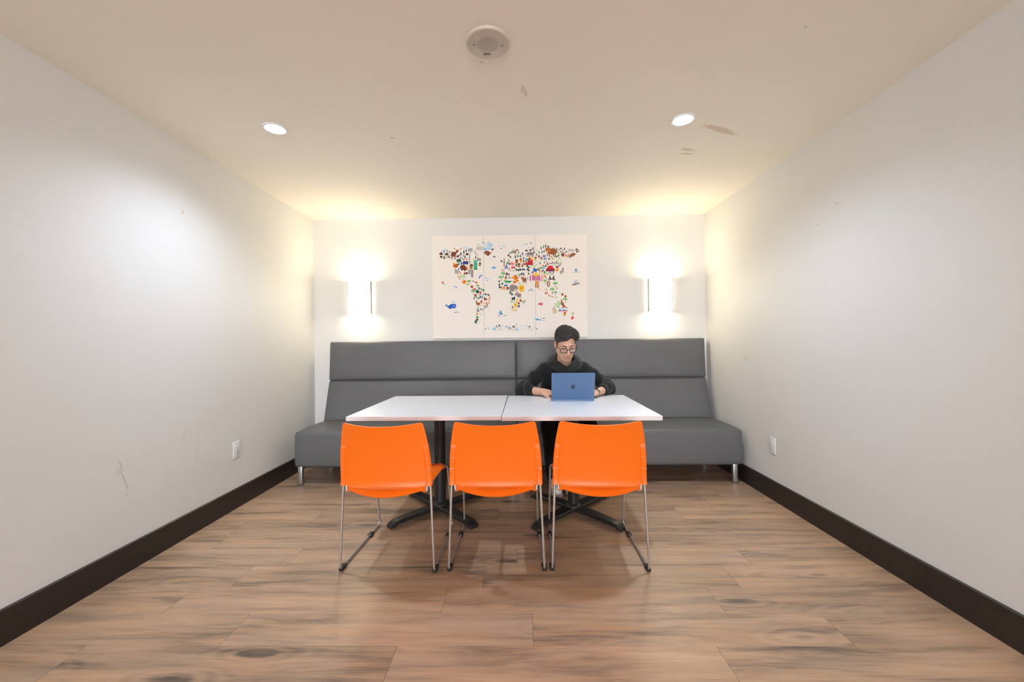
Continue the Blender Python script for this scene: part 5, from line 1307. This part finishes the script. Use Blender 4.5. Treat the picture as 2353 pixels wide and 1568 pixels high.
# ------------------------------------------------------------------ trousers and shoes
def f_trousers(P):
    d = d_cone(P, (0.30, 3.545, 0.535), (0.452, 3.545, 0.535), 0.088, 0.088)
    for hp_, kn, an in ((HIPL, KNR, ANR), (HIPR, KNL, ANL)):
        d = smin(d, d_cone(P, hp_, kn, 0.084, 0.066), 0.03)
        lg = d_cone(P, kn, (an[0], an[1], an[2] - 0.01), 0.064, 0.050) + np.sin(60 * P[:, 2] + 10 * P[:, 0]) * 0.002
        d = smin(d, lg, 0.02)
    return smax(d, 0.085 - P[:, 2], 0.005)
sdf_obj('trousers', f_trousers, (0.05, 2.90, 0.05), (0.75, 3.68, 0.70), 0.0050, M_trouser, person)
def shoe(an, yaw):
    c, s = math.cos(yaw), math.sin(yaw)
    def loc(P):
        q = P - np.array([an[0], an[1], 0]); return np.stack([q[:, 0] * c + q[:, 1] * s, -q[:, 0] * s + q[:, 1] * c, q[:, 2]], -1)
    def up(P):
        L = loc(P); d = d_chain(L, [(0, 0.045, 0.050), (0, -0.05, 0.052), (0, -0.125, 0.040)], [0.036, 0.040, 0.036], 0.02)
        d = smin(d, d_cone(L, (0, 0.03, 0.06), (0, 0.02, 0.11), 0.036, 0.038), 0.02)
        d = smax(d, -d_cone(L, (0, 0.02, 0.10), (0, 0.01, 0.16), 0.030, 0.033), 0.004)
        return smax(smax(d, L[:, 2] - 0.115, 0.004), 0.016 - L[:, 2], 0.004)
    def so(P):
        L = loc(P); q = L * np.array([1, 1, 1.0])
        d = d_chain(np.stack([q[:, 0], q[:, 1], q[:, 2] * 0], -1), [(0, 0.045, 0), (0, -0.05, 0), (0, -0.125, 0)], [0.039, 0.043, 0.040], 0.02)
        return smax(d, np.abs(L[:, 2] - 0.013) - 0.0125, 0.004)
    lo_ = (an[0] - 0.13, an[1] - 0.19, -0.004); hi_ = (an[0] + 0.13, an[1] + 0.13, 0.15)
    o = sdf_obj('shoe', up, lo_, hi_, 0.004, M_shoe, person)
    sdf_obj('sole', so, lo_, hi_, 0.004, M_sole, o)
    def w(x, y, z): return Vector((an[0] + x * c - y * s - PO[0], an[1] + x * s + y * c - PO[1], z))
    for k in range(4):
        y = -0.030 - 0.018 * k; z = 0.094 - 0.0045 * k
        bm = bmesh.new(); tube(bm, [w(-0.022, y, z - 0.006), w(-0.01, y - 0.004, z + 0.001), w(0.01, y + 0.002, z + 0.001), w(0.022, y, z - 0.006)], 0.0028, 6); obj('lace', bm, M_lace, o)
    bm = bmesh.new(); tube(bm, smooth_path([w(0, -0.026, 0.098), w(-0.022, -0.040, 0.116), w(-0.040, -0.046, 0.094), w(-0.028, -0.042, 0.072)], 5), 0.0028, 6); obj('lace', bm, M_lace, o)
shoe((0.275, 3.178, 0), 0.06); shoe((0.400, 3.215, 0), -0.10)

# ------------------------------------------------------------------ watch on the wrist behind the laptop
wx = unit(np.array(WRL) - np.array(ELL_)); wc = np.array(WRL) + wx * 0.006 - PO
bx = unit(np.cross(wx, (0, 0, 1))); bz = np.cross(bx, wx)
bm = bmesh.new(); n = 36; rings = []
for k in range(n):
    a = 2 * math.pi * k / n; rd = bx * math.cos(a) + bz * math.sin(a)
    rings.append([bm.verts.new(Vector(wc + rd * r_ + wx * w_)) for r_, w_ in ((0.0290, -0.011), (0.0312, -0.010), (0.0312, 0.010), (0.0290, 0.011))])
for k in range(n):
    A, B = rings[k], rings[(k + 1) % n]
    for j in range(4): bm.faces.new((A[j], A[(j + 1) % 4], B[(j + 1) % 4], B[j]))
wt = obj('wristwatch', bm, M_watch, person)
bm = bmesh.new(); Mw = Matrix((Vector(bx), Vector(wx), Vector(bz))).transposed()
box(bm, Vector(wc + bz * 0.0345), (0.034, 0.040, 0.010), 0.004, 3, rot=Mw); wcs = obj('watch_case', bm, M_watch, wt)
